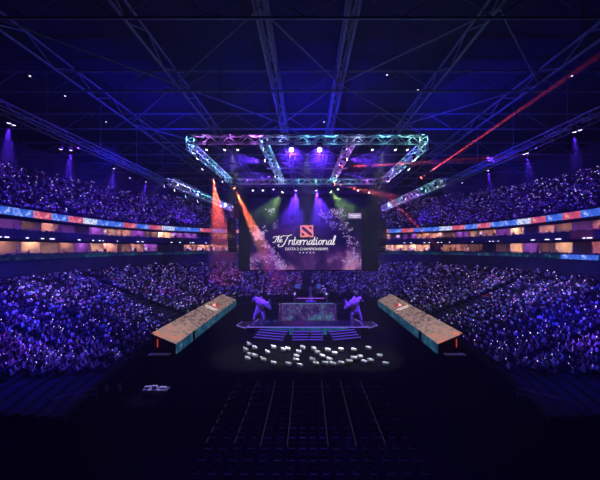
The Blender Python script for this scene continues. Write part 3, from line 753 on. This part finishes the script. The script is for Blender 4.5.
WHT, ORG, RED, GRN, VIO = (.9, .88, 1.0), (1.0, .22, .06), (1.0, .10, .08), (.72, 1.0, .35), (.42, .20, 1.0)
VIOW = (.6, .45, 1.0)
fr = 'under front truss'
for px, c, pw in ((207, WHT, 0), (225, WHT, 0), (238, WHT, 0), (291.5, VIOW, 2600), (319.5, VIOW, 2600), (372, WHT, 0), (395, WHT, 0), (407, WHT, 0)):
    head(px, 149, 34.8, fr, c, ((px-307)*.08, 22, 14) if pw else ((px-307)*.15, 30, 10), pw*6, 70, 14 if pw else 3, 1.0 if pw else .6, (3.5, .05) if pw else None)
rr = 'under rear truss'
for px, py, c, pw, dg, tg in ((253, 190, WHT, 0, 10, (-10, 40, 0)), (263, 190, WHT, 0, 10, (-9, 40, 0)), (273.5, 189, VIOW, 0, 10, (-6, 40, 0)), (283, 191, GRN, 3800, 40, (-10, 59, 15)), (296, 189.5, VIO, 26000, 42, (-3.2, 58, 12)),
                             (316, 189.5, VIO, 26000, 42, (4.2, 58, 12)), (330, 191, GRN, 3800, 40, (11.5, 59, 15)), (338, 189, WHT, 0, 10, (6, 40, 0)), (358, 190, WHT, 0, 10, (9, 40, 0)), (369, 192, WHT, 0, 10, (10, 40, 0)), (333.5, 184, ORG, 60000, 8, (30, 57, 19.2))):
    head(px, py, 57.0 if py > 185 else 56.2, rr, c, tg, pw*1.4, dg*1.35 if dg > 20 else dg, 10 if pw else 3.5, .9 if pw else .65, ((14, .06) if c is ORG else (8, .03)) if pw else None)
il = 'under inner left truss'; ir = 'under inner right truss'
for px, py, d, c, pw in ((265, 149, 37.5, WHT, 0), (266.3, 160.5, 41, VIOW, 3500), (276.3, 176.5, 51, VIOW, 3500), (282.5, 176, 54, WHT, 0)):
    head(px, py, d, il, c, (-40, d-4, 23), pw*3.5, 40, 12 if pw else 3, .8, (6, .05))
for px, py, d, c, pw in ((345, 149, 37.5, VIOW, 0), (345.5, 159.5, 41, VIOW, 3500), (341, 167, 46, RED, 9000), (335.3, 176, 51, VIOW, 3500)):
    head(px, py, d, ir, c, (40, d-4, 24) if c is not RED else (34, 36, 24.2), pw*(3.5 if c is not RED else 80), 40 if c is not RED else 2.2, 12 if pw else 3, .8, (6, .05) if c is not RED else (24, .14))
ls = 'under left side truss'; rsn = 'under right side truss'
for px, py, d, c, pw, tg in ((198, 158, 38.5, WHT, 0, (-30, 30, 0)), (203, 168.5, 42, WHT, 0, (-30, 36, 0)), (213, 176, 46, ORG, 300000, (-23.2, 96, 7)), (223, 181, 51, WHT, 0, (-30, 46, 0)), (233.8, 187.2, 56, ORG, 110000, (-2.0, 58.5, 2.5))):
    head(px, py, d, ls, c, tg, pw, (10.5 if px < 220 else 13) if pw else 10, 9 if pw else 3, .9 if pw else .65, (50, .07) if px < 220 else (20, .12))
for px, py, d, c, pw, tg in ((414, 159, 38.5, WHT, 0, (30, 30, 0)), (408, 168.5, 42, WHT, 0, (30, 36, 0)), (388, 180.5, 51, WHT, 0, (30, 46, 0)), (378.3, 186.5, 56, RED, 700000, (24.5, 62, 13.5))):
    head(px, py, d, rsn, c, tg, pw, 2.2, 9 if pw else 3, .8, (18, .10))
ol = 'under outer left truss'; orr = 'under outer right truss'
for px, py, d, c in ((166, 186, 57, VIOW), (176, 190, 61, WHT), (187, 196, 67, TEAL), (199, 201, 74, VIOW)): head(px, py, d, ol, c, (-40, d, 20), 0, 10, 8, 1.1)
for px, py, d, c, pw in ((420, 178.5, 51, RED, 900000), (404, 199, 72, VIOW, 0), (424, 190.5, 62, TEAL, 0), (436, 186, 58, WHT, 0)):
    head(px, py, d, orr, c, (33.5, 41, 36) if pw else (40, d, 20), pw, 1.9, 9, .9, (30, .14))
cl, cr = 'under left catwalk', 'under right catwalk'
for px, py, d in ((9, 121.5, 36), (14, 123.5, 37), (61, 148, 46), (71, 149, 47), (114, 167.5, 60), (130, 177, 70), (146, 181, 76)):
    head(px, py, d, cl, VIOW, ((px-307)/F*d-6, d+6, 6), 16000 if px in (9, 71, 114, 146) else 0, 26, 7, .8, (6.5, .03))
for px, py, d in ((580, 128.5, 37), (574.5, 130.5, 38), (527, 152, 47), (524, 153, 48), (488, 169.5, 60), (462, 182, 76)):
    head(px, py, d, cr, VIOW, ((px-307)/F*d+6, d+6, 6), 9000 if px in (574.5, 527, 488) else 0, 26, 7, .8, (5, .03))
# house lamps up in the roof
hm = emat('house lamp', (.8, .75, 1.0), 3.0)
for k, (px, py, d) in enumerate(((65, 96, 50), (106, 122, 60), (30, 76, 44), (387, 75, 45), (418, 90, 47), (572, 76, 45), (166, 143, 74), (324, 122, 55))):
    p = at(px, py, d); t = thing('house_lamp', 'small pale lamp up in the dark roof, %s counted from the left' % ORD[[2, 3, 0, 6, 6, 7, 4, 5][k] if k not in (3, 4) else (5 if k == 3 else 6)], 'lamp', p, 'house lamps in the roof')
    m = MB(); m.lathe(p, (0, 0, 1), [(0, .16), (.25, .2), (.4, .1)], 8); m.bar(p+Vector((0, 0, .35)), (p.x, p.y, 35.6), .025); obj('shade', m, black_m, t)
    m = MB(); m.lathe(p-Vector((0, 0, .03)), (0, 0, 1), [(0, .1), (.03, .13)], 8); obj('bulb', m, hm, t)

# ------------------------------------------------------------------ the two long LED booths
top_pic = screen_mat('booth roof picture', [(.30, (.02, .015, .03)), (.38, (.10, .055, .07)), (.44, (.28, .17, .16)), (.50, (.44, .31, .29)), (.55, (.50, .32, .29)), (.575, (.80, .14, .07)), (.66, (.95, .38, .2))], .8, 1.6, 9, .85, vec_scale=(1, .6, 1), grad=(1, -18.5, -7, .05))
side_pic = screen_mat('booth side picture', [(.35, (.01, .03, .10)), (.48, (.02, .10, .20)), (.58, (.05, .22, .32)), (.66, (.20, .32, .42)), (.74, (.6, .5, .4))], .45, .6, 7, .75)
red_e = emat('red strip', (1.0, .08, .05), .5); wht_e = emat('booth white', (1, .85, .82), .9); mar_e = emat('booth emblem red', (.55, .03, .04), .9)
def booth(s):
    side = 'left' if s < 0 else 'right'
    y0, y1 = 44.0, 81.0
    t = thing('player_booth', 'long LED-covered booth with slanted picture roof on %s of the stage' % side, 'booth', (s*18.5, (y0+y1)/2, 0), 'LED booths')
    O, I, zo, zi, zb = s*20.1, s*16.9, 3.0, 1.65, .0
    def pr(pts, a, b, mb): return mb.prism([(x, a, z) for x, z in pts], (0, b-a, 0))
    m = MB(); pr([(O, zb), (I+s*.15, zb), (I+s*.15, zi-.1), (O, zo-.1)], y0+1.2, y1, m); obj('body', m, black_m, t)
    m = MB(); pr([(O, zo-.1), (I, zi-.1), (I, zi), (O, zo)], y0, y1, m); top = obj('roof_screen', m, top_pic, t)
    m = MB(); m.box((I, (y0+y1)/2, .95), (.16, y1-y0, 1.3)); obj('side_screen', m, side_pic, t)
    m = MB(); m.box((I-s*.1, y0+6.5, 1.0), (.12, .9, 1.35)); obj('service_panel', m, black_m, t)
    for y in (y0+.1, ):
        m = MB(); m.box((O-s*.15, y, 1.5), (.2, .2, 2.9)); obj('corner_post', m, black_m, t)
    m = MB(); m.box((O-s*.45, y0+.7, 1.5), (.10, .1, 1.1)); obj('red_strip_lamp', m, red_e, t)
    # emblem and lettering bars lying on the roof picture
    def roof_pt(u, y, lift=.04): return Vector((O+(I-O)*u, y, zo+(zi-zo)*u+lift))
    ym = 67.0
    def patch(u0, u1, a, b, mb, lift): 
        A = [roof_pt(u0, a, lift), roof_pt(u1, a, lift), roof_pt(u1, b, lift), roof_pt(u0, b, lift)]
        return mb.prism(A, (0, 0, .03))
    m = MB(); patch(.30, .62, ym+.2, ym+3.6, m, .02); e = obj('emblem', m, mar_e, top)
    m = MB(); u0, u1 = (.36, .56); patch(u0, u1, ym+.9, ym+1.5, m, .06); patch(u0, .44, ym+1.5, ym+2.9, m, .06); obj('emblem_strokes', m, wht_e, e)
    m = MB(); patch(.12, .82, ym-1.0, ym-.45, m, .02); obj('lettering_bar', m, wht_e, top)
    m = MB(); patch(.2, .74, ym-1.9, ym-1.5, m, .02); obj('lettering_bar', m, wht_e, top)
booth(-1); booth(1)
# desks at the near ends of the booths
pale_m = pmat('pale desk cloth', (.35, .35, .5), .8)
for s in (-1, 1):
    side = 'left' if s < 0 else 'right'
    t = thing('desk', 'small cloth-covered desk on the floor before the near end of %s booth' % side, 'desk', (s*18.4, 42.4, 0), 'desks by the booths')
    m = MB(); m.box((s*18.4, 42.4, .74), (2.6, .9, .06)); obj('desk_top', m, pale_m, t)
    for a in (-1, 1):
        for b in (-1, 1): m = MB(); m.bar((s*18.4+a*1.2, 42.4+b*.36, 0), (s*18.4+a*1.2, 42.4+b*.36, .71), .03); obj('leg', m, black_m, t)

# ------------------------------------------------------------------ the stage
XS = .0
strip = emat('stage edge strip', (.30, .20, 1.0), 1.0); strip_d = emat('step strip', (.16, .08, 1.0), .8)
deck_m = pmat('stage deck', (.022, .02, .028), .45, var=.5, scale=.8)
teal_pic = screen_mat('stage front picture', [(.35, (.006, .03, .12)), (.5, (.012, .07, .20)), (.65, (.03, .16, .30))], .8, .4, 4)
st = thing('main_stage', 'wide stage with violet edge strips and three step flights facing the hall', 'stage', (0, 60, 0))
YF, ZD = 54.8, 1.25
m = MB(); m.prism([(-9.7, YF, 0), (9.9, YF, 0), (8.6, 61, 0), (8.6, 72, 0), (-8.6, 72, 0), (-8.6, 61, 0)], (0, 0, ZD)); obj('deck', m, deck_m, st)
def sstrip(p, q, name='edge_strip', mat=strip, r=.05): m = MB(); m.bar(p, q, r, 4); return obj(name, m, mat, st)
sstrip((-9.7, YF-.03, ZD), (9.9, YF-.03, ZD)); sstrip((-9.7, YF, ZD+.02), (-8.6, 61, ZD+.02)); sstrip((9.9, YF, ZD+.02), (8.6, 61, ZD+.02))
m = MB(); m.box((.1, YF-.10, .62), (13.2, .12, 1.1)); obj('front_screen', m, teal_pic, st)
def flight(cx, y, wd, rz, label=None):
    """three steps with lit noses, walking down towards the hall"""
    cs, sn = math.cos(rz), math.sin(rz); n = 4
    m = MB()
    def P(u, v, z): return (cx+u*cs-v*sn, y+u*sn+v*cs, z)
    for k in range(n):
        z = ZD*(n-k)/(n+1); v0 = -.62*(k+1)
        m.hexa([P(-wd/2, v0, 0), P(wd/2, v0, 0), P(wd/2, v0+.62, 0), P(-wd/2, v0+.62, 0), P(-wd/2, v0, z), P(wd/2, v0, z), P(wd/2, v0+.62, z), P(-wd/2, v0+.62, z)])
    f = obj('step_flight', m, deck_m, st)
    for k in range(n):
        z = ZD*(n-k)/(n+1); v0 = -.62*(k+1)-.02; mm = MB(); mm.bar(P(-wd/2, v0, z-.03), P(wd/2, v0, z-.03), .05, 4); obj('step_strip', mm, strip_d, f)
    for u in (-wd/2, wd/2):
        mm = MB(); mm.bar(P(u, .1, ZD+.9), P(u, -.62*n, .95), .025); mm.bar(P(u, -.62*n, 0), P(u, -.62*n, .95), .025); mm.bar(P(u, 0, .9), P(u, 0, ZD+.92), .025); obj('handrail', mm, steel_m, f)
flight(.1, 53.6, 4.6, 0); flight(-5.1, 54.2, 4.9, -.34); flight(5.3, 54.2, 4.6, .34)
# low wings with an L of light at each side
for s in (-1, 1):
    side = 'left' if s < 0 else 'right'
    t = thing('side_platform', 'low dark platform with an angled light strip, %s of the main stage' % side, 'platform', (s*11.2, 57.5, 0), 'platforms beside the stage')
    m = MB(); m.prism([(s*10.1, 55.6, 0), (s*11.9, 57.6, 0), (s*11.5, 60.6, 0), (s*9.4, 60.6, 0)][::s], (0, 0, .9)); obj('deck', m, deck_m, t)
    m = MB(); m.bar((s*10.1, 55.55, .9), (s*11.95, 57.6, .9), .045, 4); m.bar((s*11.95, 57.6, .9), (s*11.55, 60.4, .9), .045, 4); obj('edge_strip', m, strip, t)
# the glowing mesh box where the match is shown
arena_pic = screen_mat('arena picture', [(.34, (.004, .004, .03)), (.46, (.02, .012, .08)), (.53, (.07, .03, .15)), (.58, (.02, .10, .17)), (.66, (.03, .16, .22)), (.74, (.30, .20, .2))], 1.2, .7, 9, .75, dist=.3)
t = thing('match_screen', 'wide low LED screen box standing in the middle of the stage deck', 'screen', (.1, 60.4, ZD))
m = MB(); m.box((.1, 60.4, ZD+1.5), (9.2, 1.6, 3.0)); obj('case', m, black_m, t)
m = MB(); m.box((.1, 59.56, ZD+1.5), (9.1, .08, 2.9)); obj('screen_panel', m, arena_pic, t)
m = MB(); m.bar((-4.5, 59.5, ZD+3.02), (4.7, 59.5, ZD+3.02), .04, 4); obj('top_strip', m, emat('thin teal strip', (.25, .5, .75), .6), t)
m = MB()
for k in range(18):
    a = rp.uniform(-4.3, 4.5); m.box((a, 59.48, ZD+rp.uniform(.3, 2.6)), (rp.uniform(.08, .3), .06, rp.uniform(.04, .1)))
obj('picture_marks', m, emat('picture glints', (.5, .55, .8), .5), t)
gold = pmat('pale gold statue', (.55, .42, .26), .5, .3)
for s in (-1, 1):
    x = .1+s*4.85; t = thing('carved_column', 'pale gold carved column at the %s edge of the middle stage screen' % ('left' if s < 0 else 'right'), 'column', (x, 59.2, ZD), 'carved columns on stage')
    m = MB(); m.lathe((x, 59.2, ZD), (0, 0, 1), [(0, .36), (.3, .36), (.36, .26)], 8); obj('plinth', m, gold, t)
    m = MB(); m.lathe((x, 59.2, ZD+.36), (0, 0, 1), [(0, .2), (.4, .26), (.8, .16), (1.3, .27), (1.7, .15), (2.0, .22), (2.3, .1)], 9); obj('shaft', m, gold, t)
    m = MB(); m.lathe((x, 59.2, ZD+2.66), (0, 0, 1), [(0, .1), (.18, .2), (.36, .12), (.5, .02)], 8); obj('finial', m, gold, t)
# dark team cabins on both sides of it
dglass = pmat('black cabin glass', (.012, .012, .02), .15)
for s in (-1, 1):
    x = .1+s*6.3; t = thing('team_cabin', 'black glazed team cabin on stage, %s of the middle screen' % ('left' if s < 0 else 'right'), 'cabin', (x, 61, ZD), 'team cabins on stage')
    m = MB(); m.box((x, 61, ZD+.1), (2.3, 2.6, .2)); obj('cabin_floor', m, black_m, t); m = MB(); m.box((x, 61, ZD+2.75), (2.3, 2.6, .16)); obj('cabin_roof', m, black_m, t)
    m = MB(); m.box((x, 61, ZD+1.43), (2.2, 2.5, 2.46)); obj('glazing', m, dglass, t)
    for a in (-1, 1):
        m = MB(); m.box((x+a*1.1, 59.75, ZD+1.4), (.1, .1, 2.6)); obj('corner_post', m, black_m, t)
# raised dais with lit rail behind
t = thing('rear_dais', 'raised dais with violet lit rail and pointed centre piece behind the middle screen', 'dais', (.7, 68, ZD))
m = MB(); m.prism([(-2.6, 66, ZD), (4.0, 66, ZD), (3.4, 70, ZD), (-2.0, 70, ZD)], (0, 0, 2.0)); obj('base', m, deck_m, t)
vstrip = emat('dais strip', (.42, .12, 1.0), 1.0)
m = MB(); m.bar((-2.0, 65.95, ZD+3.0), (3.4, 65.95, ZD+3.0), .06, 4); m.bar((-2.0, 65.95, ZD+2.1), (3.4, 65.95, ZD+2.1), .05, 4); obj('rail_strip', m, vstrip, t)
for x in (-2.4, 3.8):
    m = MB(); m.lathe((x, 66.1, ZD+2), (0, 0, 1), [(0, .3), (.3, .3), (.35, .14), (1.2, .12), (1.3, .34), (1.6, .3), (1.7, .1)], 8); obj('lamp_post', m, steel_m, t)
    m = MB(); m.lathe((x, 66.1, ZD+3.7), (0, 0, 1), [(0, .12), (.15, .2), (.35, .05)], 8); obj('lamp', m, emat('post lamp', (.6, .5, 1), 1.2), t)
m = MB(); m.lathe((.7, 67, ZD+2), (0, 0, 1), [(0, 1.1), (.3, 1.0), (.5, .45), (1.6, .28), (2.1, .16), (2.6, .42), (2.9, .3), (3.3, .03)], 8); obj('centre_piece', m, pmat('violet lacquer', (.4, .25, .5), .4), t)
for s, x in ((-1, -2.2), (1, 2.6)):
    t = thing('round_floodlight', 'round blue floodlight on a post behind the stage, %s one of two' % ('left' if s < 0 else 'right'), 'floodlight', (x, 76, 0), 'round blue floodlights')
    m = MB(); m.bar((x, 76, 0), (x, 76, 4.9), .07); m.bar((x-.5, 76, .05), (x+.5, 76, .05), .05); obj('post', m, black_m, t)
    m = MB(); m.lathe((x, 76.3, 5.5), (0, -1, 0), [(0, .3), (.2, .55), (.4, .6)], 14); hd = obj('housing', m, black_m, t)
    m = MB(); m.lathe((x, 75.9, 5.5), (0, -1, 0), [(0, .56), (.05, .5)], 14); obj('lens', m, emat('blue lens', (.08, .12, .7), .5), hd)
# big beast sculptures at both sides of the deck
def beast(s):
    x0 = .1+s*8.0
    def p(x, y, z): return (x0+s*x, 56.8+y, ZD+z)
    J = {'hip': (p(.1, .5, 2.7), .62), 'back': (p(-.1, .2, 3.5), .85), 'neck': (p(-.9, -.5, 3.6), .5), 'head': (p(-1.7, -.9, 3.0), .42), 'jaw': (p(-2.1, -1.1, 2.6), .2),
         'hornA': (p(-1.5, -.6, 3.9), .16), 'hornB': (p(-1.9, -.7, 4.5), .05),
         'kneeA': (p(-.75, -.3, 1.5), .24), 'footA': (p(-.7, -.5, .0), .2), 'toeA': (p(-.8, -.9, .05), .17),
         'kneeB': (p(.85, .1, 1.5), .3), 'footB': (p(1.0, -.2, .0), .22), 'toeB': (p(.95, -.7, .05), .18),
         'wing1': (p(.8, .6, 4.4), .35), 'wing2': (p(1.5, .9, 3.6), .16), 'spike': (p(-.2, .6, 4.6), .12)}
    E = [('hip', 'back'), ('back', 'neck'), ('neck', 'head'), ('head', 'jaw'), ('head', 'hornA'), ('hornA', 'hornB'), ('hip', 'kneeA'), ('kneeA', 'footA'), ('footA', 'toeA'), ('hip', 'kneeB'), ('kneeB', 'footB'), ('footB', 'toeB'), ('back', 'wing1'), ('wing1', 'wing2'), ('back', 'spike')]
    base = Vector((x0, 56.8, ZD)); J = {k: (tuple(Vector(v[0])-base), v[1]) for k, v in J.items()}
    me = skin_figure(J, E); me.materials.clear(); me.materials.append(pmat('grey sculpture', (.34, .32, .38), .6, var=.4))
    o = bpy.data.objects.new('beast_sculpture', me); COL.objects.link(o); o.location = base
    for q in me.polygons: q.use_smooth = True
    tag(o, 'tall horned beast sculpture lit violet on %s edge of the stage deck' % ('left' if s < 0 else 'right'), 'sculpture', 'beast sculptures on stage')
    # slanted lance the beast leans on
    t = thing('lance', 'long slanted lance leaning before the %s beast sculpture' % ('left' if s < 0 else 'right'), 'lance', (x0+s*1.5, 55.4, ZD), 'lances on stage')
    m = MB(); m.bar((x0+s*1.5, 55.4, ZD), (x0-s*1.6, 56.0, ZD+3.6), .09); obj('shaft', m, black_m, t)
    m = MB(); m.bar((x0-s*1.6, 56.0, ZD+3.6), (x0-s*2.2, 56.1, ZD+4.3), .16, 6, .01); obj('blade', m, steel_m, t)
beast(-1); beast(1)
for s in (-1, 1):
    spot('sculpture_lamp', (s*12.5, 50, 24.4), (s*8, 56.8, 2.5), (.12, .02, 1.0), 80000, 14, .5, .1)
spot('stage_wash', (0, 46, 24.6), (0, 60, 1), (.06, .05, 1.0), 9000, 40, .7, .2)
for x, y in ((-6.6, 56.6), (-5.2, 56.2), (-7.2, 56.0)):
    t = thing('shrub', {-6.6: 'tallest', -5.2: 'right-hand', -7.2: 'left-hand'}[x]+' small green shrub at front left of the stage deck', 'shrub', (x, y, ZD), 'shrubs on stage')
    m = MB(); rq = random.Random(int(x*10))
    for k in range(60):
        a = rq.uniform(0, 6.28); e = rq.uniform(.1, 1.4); r = rq.uniform(.1, .55); c = Vector((x+math.cos(a)*math.cos(e)*r, y+math.sin(a)*math.cos(e)*r, ZD+.15+math.sin(e)*r*1.3))
        u = Vector((rq.uniform(-1, 1), rq.uniform(-1, 1), rq.uniform(-.2, 1))).normalized(); v = u.orthogonal().normalized()*.07
        m.add([c, c+u*.15+v, c+u*.32, c+u*.15-v], [(0, 1, 2, 3)])
    obj('foliage', m, pmat('shrub leaves', (.10, .35, .14), .7), t); m = MB(); m.bar((x, y, ZD), (x, y, ZD+.5), .03); obj('stem', m, wood_m, t)
spot('shrub_lamp', (-6, 50, 24.6), (-6.3, 56.3, 1.5), (.2, 1.0, .5), 4000, 5, .5, .05)

# ------------------------------------------------------------------ standing people
stand = skin_figure({'pelvis': ((0, 0, .95), (.16, .12)), 'waist': ((0, 0, 1.12), (.14, .10)), 'chest': ((0, 0, 1.33), (.18, .12)), 'neck': ((0, .01, 1.50), .055), 'chin': ((0, .03, 1.57), .075), 'crown': ((0, .02, 1.69), .085),
    **{a+n: v for s, n in ((-1, 'l'), (1, 'r')) for a, v in (('sh', ((s*.19, 0, 1.43), .065)), ('el', ((s*.25, .02, 1.14), .048)), ('wr', ((s*.22, .16, .95), .034)), ('ha', ((s*.20, .20, .88), .04)), ('hi', ((s*.09, 0, .90), .09)), ('kn', ((s*.10, .03, .50), .062)), ('an', ((s*.11, 0, .08), .042)), ('to', ((s*.12, .16, .04), .04)))}},
    [('pelvis', 'waist'), ('waist', 'chest'), ('chest', 'neck'), ('neck', 'chin'), ('chin', 'crown')]+[e for n in 'lr' for e in (('chest', 'sh'+n), ('sh'+n, 'el'+n), ('el'+n, 'wr'+n), ('wr'+n, 'ha'+n), ('pelvis', 'hi'+n), ('hi'+n, 'kn'+n), ('kn'+n, 'an'+n), ('an'+n, 'to'+n))])
hstand = hair_mesh((0, .015, 1.68), .105)
def person(loc, yaw, shirt, label):
    o = bpy.data.objects.new('person', dress(stand, shirt, False, .95, 1.5)); COL.objects.link(o); o.location = loc; o.rotation_euler = (0, 0, yaw); tag(o, label, 'person')
    h = bpy.data.objects.new('hair', hstand); COL.objects.link(h); h.parent = o
    return o
person((.35, 50.6, 0), 0, shirts['dark'], 'person in dark clothes standing at the foot of the middle stage steps')
person((-17.2, 31.2, 0), -.6, shirts['grey'], 'person in grey top standing left of the equipment table, nearer one')
person((-18.3, 31.0, 0), -.4, shirts['grey'], 'person in grey top standing left of the equipment table, farther one')

guest_mes = [dress(stand, shirts[c], False, .95, 1.5) for c in ('dark', 'grey', 'dark', 'pale')]
for zf, tier, i, n, side in GUESTS:
    t_ = lerp(BAYS[i], BAYS[i+1], rs.uniform(.15, .85)); c = outer(rs.uniform(1.45, 1.75), t_)
    o = bpy.data.objects.new('suite_guest', rs.choice(guest_mes)); COL.objects.link(o); o.location = (c.x, c.y, zf)
    o.rotation_euler = (0, 0, math.atan2(60-c.y, -c.x)-PI/2+rs.uniform(-.5, .5)); tag(o, 'guest standing at the front of %s suite along %s row on %s side' % (ORD[n], tier, side), 'person', 'guests standing in the suites')
    h = bpy.data.objects.new('hair', hstand); COL.objects.link(h); h.parent = o

# ------------------------------------------------------------------ white chairs before the stage
def tub_chair():
    t = thing('tub_chair', 'x', 'chair', (0, 0, 0), 'white tub chairs before the stage')
    m = MB(); n = 14; vs = []
    for k in range(n+1):
        a = PI+(-.25+1.5*k/n)*PI*.667; c, s_ = math.cos(a), math.sin(a)
        hgt = .80-.2*abs(2*k/n-1)**2
        for r, z in ((.36, .18), (.40, hgt-.04), (.36, hgt), (.29, hgt-.04), (.27, .18)): vs.append((c*r, s_*r, z))
    fs = []
    for k in range(n):
        for j in range(5): i = (j+1) % 5; fs.append((5*k+j, 5*k+i, 5*k+5+i, 5*k+5+j))
    fs += [(0, 1, 2, 3, 4), tuple(5*n+j for j in (4, 3, 2, 1, 0))]
    m.add(vs, fs); obj('backrest', m, white_m, t, smooth=True)
    m = MB(); m.lathe((0, 0, .2), (0, 0, 1), [(0, .30), (.18, .31), (.24, .26)], 14); obj('seat', m, white_m, t, smooth=True)
    for a in range(4):
        m = MB(); m.bar((.2*math.cos(a*PI/2+PI/4), .2*math.sin(a*PI/2+PI/4), 0), (.22*math.cos(a*PI/2+PI/4), .22*math.sin(a*PI/2+PI/4), .2), .025); obj('leg', m, black_m, t)
    return t
W = [(116, 63), (93, 83), (43, 97), (75, 112), (118, 128), (175, 132), (155, 73), (173, 70), (232, 65), (217, 82), (207, 100), (205, 115), (222, 137), (270, 113), (285, 130), (275, 70), (290, 84), (332, 75), (310, 100), (338, 112), (322, 128), (353, 131), (385, 127), (384, 73), (358, 88), (415, 120), (435, 107), (436, 75), (460, 103), (475, 122), (495, 67), (502, 117), (538, 98), (563, 130), (5, 73), (18, 50), (40, 65), (20, 92), (12, 106)]
proto = tub_chair(); first = True; spots_ = []
for a, b in W:
    px, py = 245+a/4, 330+b/4; d = (H-.55)*F/(py-CY); spots_.append(((px-CX)/F*d, d))
left_count = {}
spots_.sort()
for i, (x, y) in enumerate(spots_):
    o = proto if first else copy_tree(proto); first = False
    o.location = (x, y, 0); o.rotation_euler = (0, 0, math.atan2(58-y, -x*.4)-PI/2)
    row = 'front' if y > 48.2 else ('middle' if y > 45.6 else 'back'); k = left_count.get(row, 0); left_count[row] = k+1
    o['label'] = 'white round-backed chair before the stage, %s from left in its %s row' % (ORD[k], row)
for k, x in enumerate((-8, 0, 8)): spot('chair_lamp', (x, 36, 24.4), (x*.85, 43.8, .5), (.85, .88, 1.0), 42000, 29, .6, .1)

# ------------------------------------------------------------------ near floor: dark chairs in lanes and light strips on the floor
seat_black = pmat('black folding chair', (.02, .02, .03), .6)
cm = MB(); cm.box((0, 0, .45), (.44, .42, .04)); cm.box((0, -.23, .72), (.44, .04, .30))
for s in (-1, 1):
    cm.bar((s*.2, .2, 0), (s*.2, -.24, .86), .014, 4); cm.bar((s*.2, -.2, 0), (s*.2, .18, .45), .014, 4)
chair_me = bpy.data.meshes.new('folding_chair'); chair_me.from_pydata([tuple(v) for v in cm.v], [], cm.f); chair_me.materials.append(seat_black)
lanes = (-7.25, -5.2, -3.3, -1.4, 1.5, 3.5, 5.6, 7.6)
dimstrip = emat('floor strip', (.35, .30, .75), .06)
for i, x in enumerate(lanes[:-1]):
    m = MB(); m.box((x, 30, .02), (.05, 12, .03)); tag(obj('floor_strip', m, dimstrip, origin=(x, 30, 0)), '%s dim light strip from left, running along the near floor' % ORD[i], 'light strip', 'strips on the near floor')
for i in range(len(lanes)-1):
    for r in range(11):
        for j in range(2 if lanes[i+1]-lanes[i] < 2.6 else 4):
            n_ = 2 if lanes[i+1]-lanes[i] < 2.6 else 4
            x = lanes[i]+(lanes[i+1]-lanes[i])*(j+.5)/n_; y = 20.5+r*1.3
            o = bpy.data.objects.new('folding_chair', chair_me); COL.objects.link(o); o.location = (x, y, 0)
            tag(o, 'black folding chair, %s row from camera, seat %s of %s lane between floor strips' % (ORD[r], ('one', 'two', 'three', 'four')[j], ORD[i]), 'chair', 'black folding chairs on the near floor')
# equipment table at lower left, railing of the stair mouth
t = thing('equipment_table', 'table with pale cloth under an overhead spot, on the near left floor', 'table', (-14.2, 32, 0))
m = MB(); m.box((-14.2, 32, .74), (2.3, .9, .06)); obj('table_top', m, pale_m, t)
for a in (-1, 1):
    for b in (-1, 1): m = MB(); m.bar((-14.2+a*1.05, 32+b*.38, 0), (-14.2+a*1.05, 32+b*.38, .71), .03); obj('leg', m, black_m, t)
eq = pmat('pale equipment case', (.6, .6, .68), .5)
for k, (dx, sz) in enumerate(((-.8, (.5, .35, .22)), (-.1, (.4, .3, .3)), (.65, (.55, .4, .16)))):
    x = -14.2+dx; t = thing('equipment_case', ('left-hand', 'middle', 'right-hand')[k]+' pale equipment case on the table at near left', 'case', (x, 32, .77), 'cases on the table')
    m = MB(); m.box((x, 32, .77+sz[2]/2), sz); obj('body', m, eq, t); m = MB(); m.bar((x-.1, 31.98, .77+sz[2]+.05), (x+.1, 31.98, .77+sz[2]+.05), .012); m.bar((x-.1, 31.98, .77+sz[2]), (x-.1, 31.98, .77+sz[2]+.05), .012); m.bar((x+.1, 31.98, .77+sz[2]), (x+.1, 31.98, .77+sz[2]+.05), .012); obj('handle', m, black_m, t)
spot('table_spot', (-12.5, 38, 24.5), (-14.8, 31.8, .8), (.45, .42, 1.0), 22000, 9, .6, .1)  # overhead spot added to brighten the table, no fixture modelled
for s in (-1, 1):
    t = thing('stair_railing', 'steel railing along the stair mouth under the near end of %s stand' % ('left' if s < 0 else 'right'), 'railing', (s*24, 29, 0), 'stair railings')
    P_ = [Vector((s*19.5, 31.5, 0)), Vector((s*22.5, 28.6, 0)), Vector((s*25.5, 25.7, 0))]
    m = MB()
    for a, b in zip(P_[:-1], P_[1:]):
        for z in (1.05, .55): m.bar(a+Vector((0, 0, z)), b+Vector((0, 0, z)), .03)
    obj('rails', m, steel_m, t)
    for a in P_: m = MB(); m.bar(a, a+Vector((0, 0, 1.05)), .03); obj('post', m, steel_m, t)
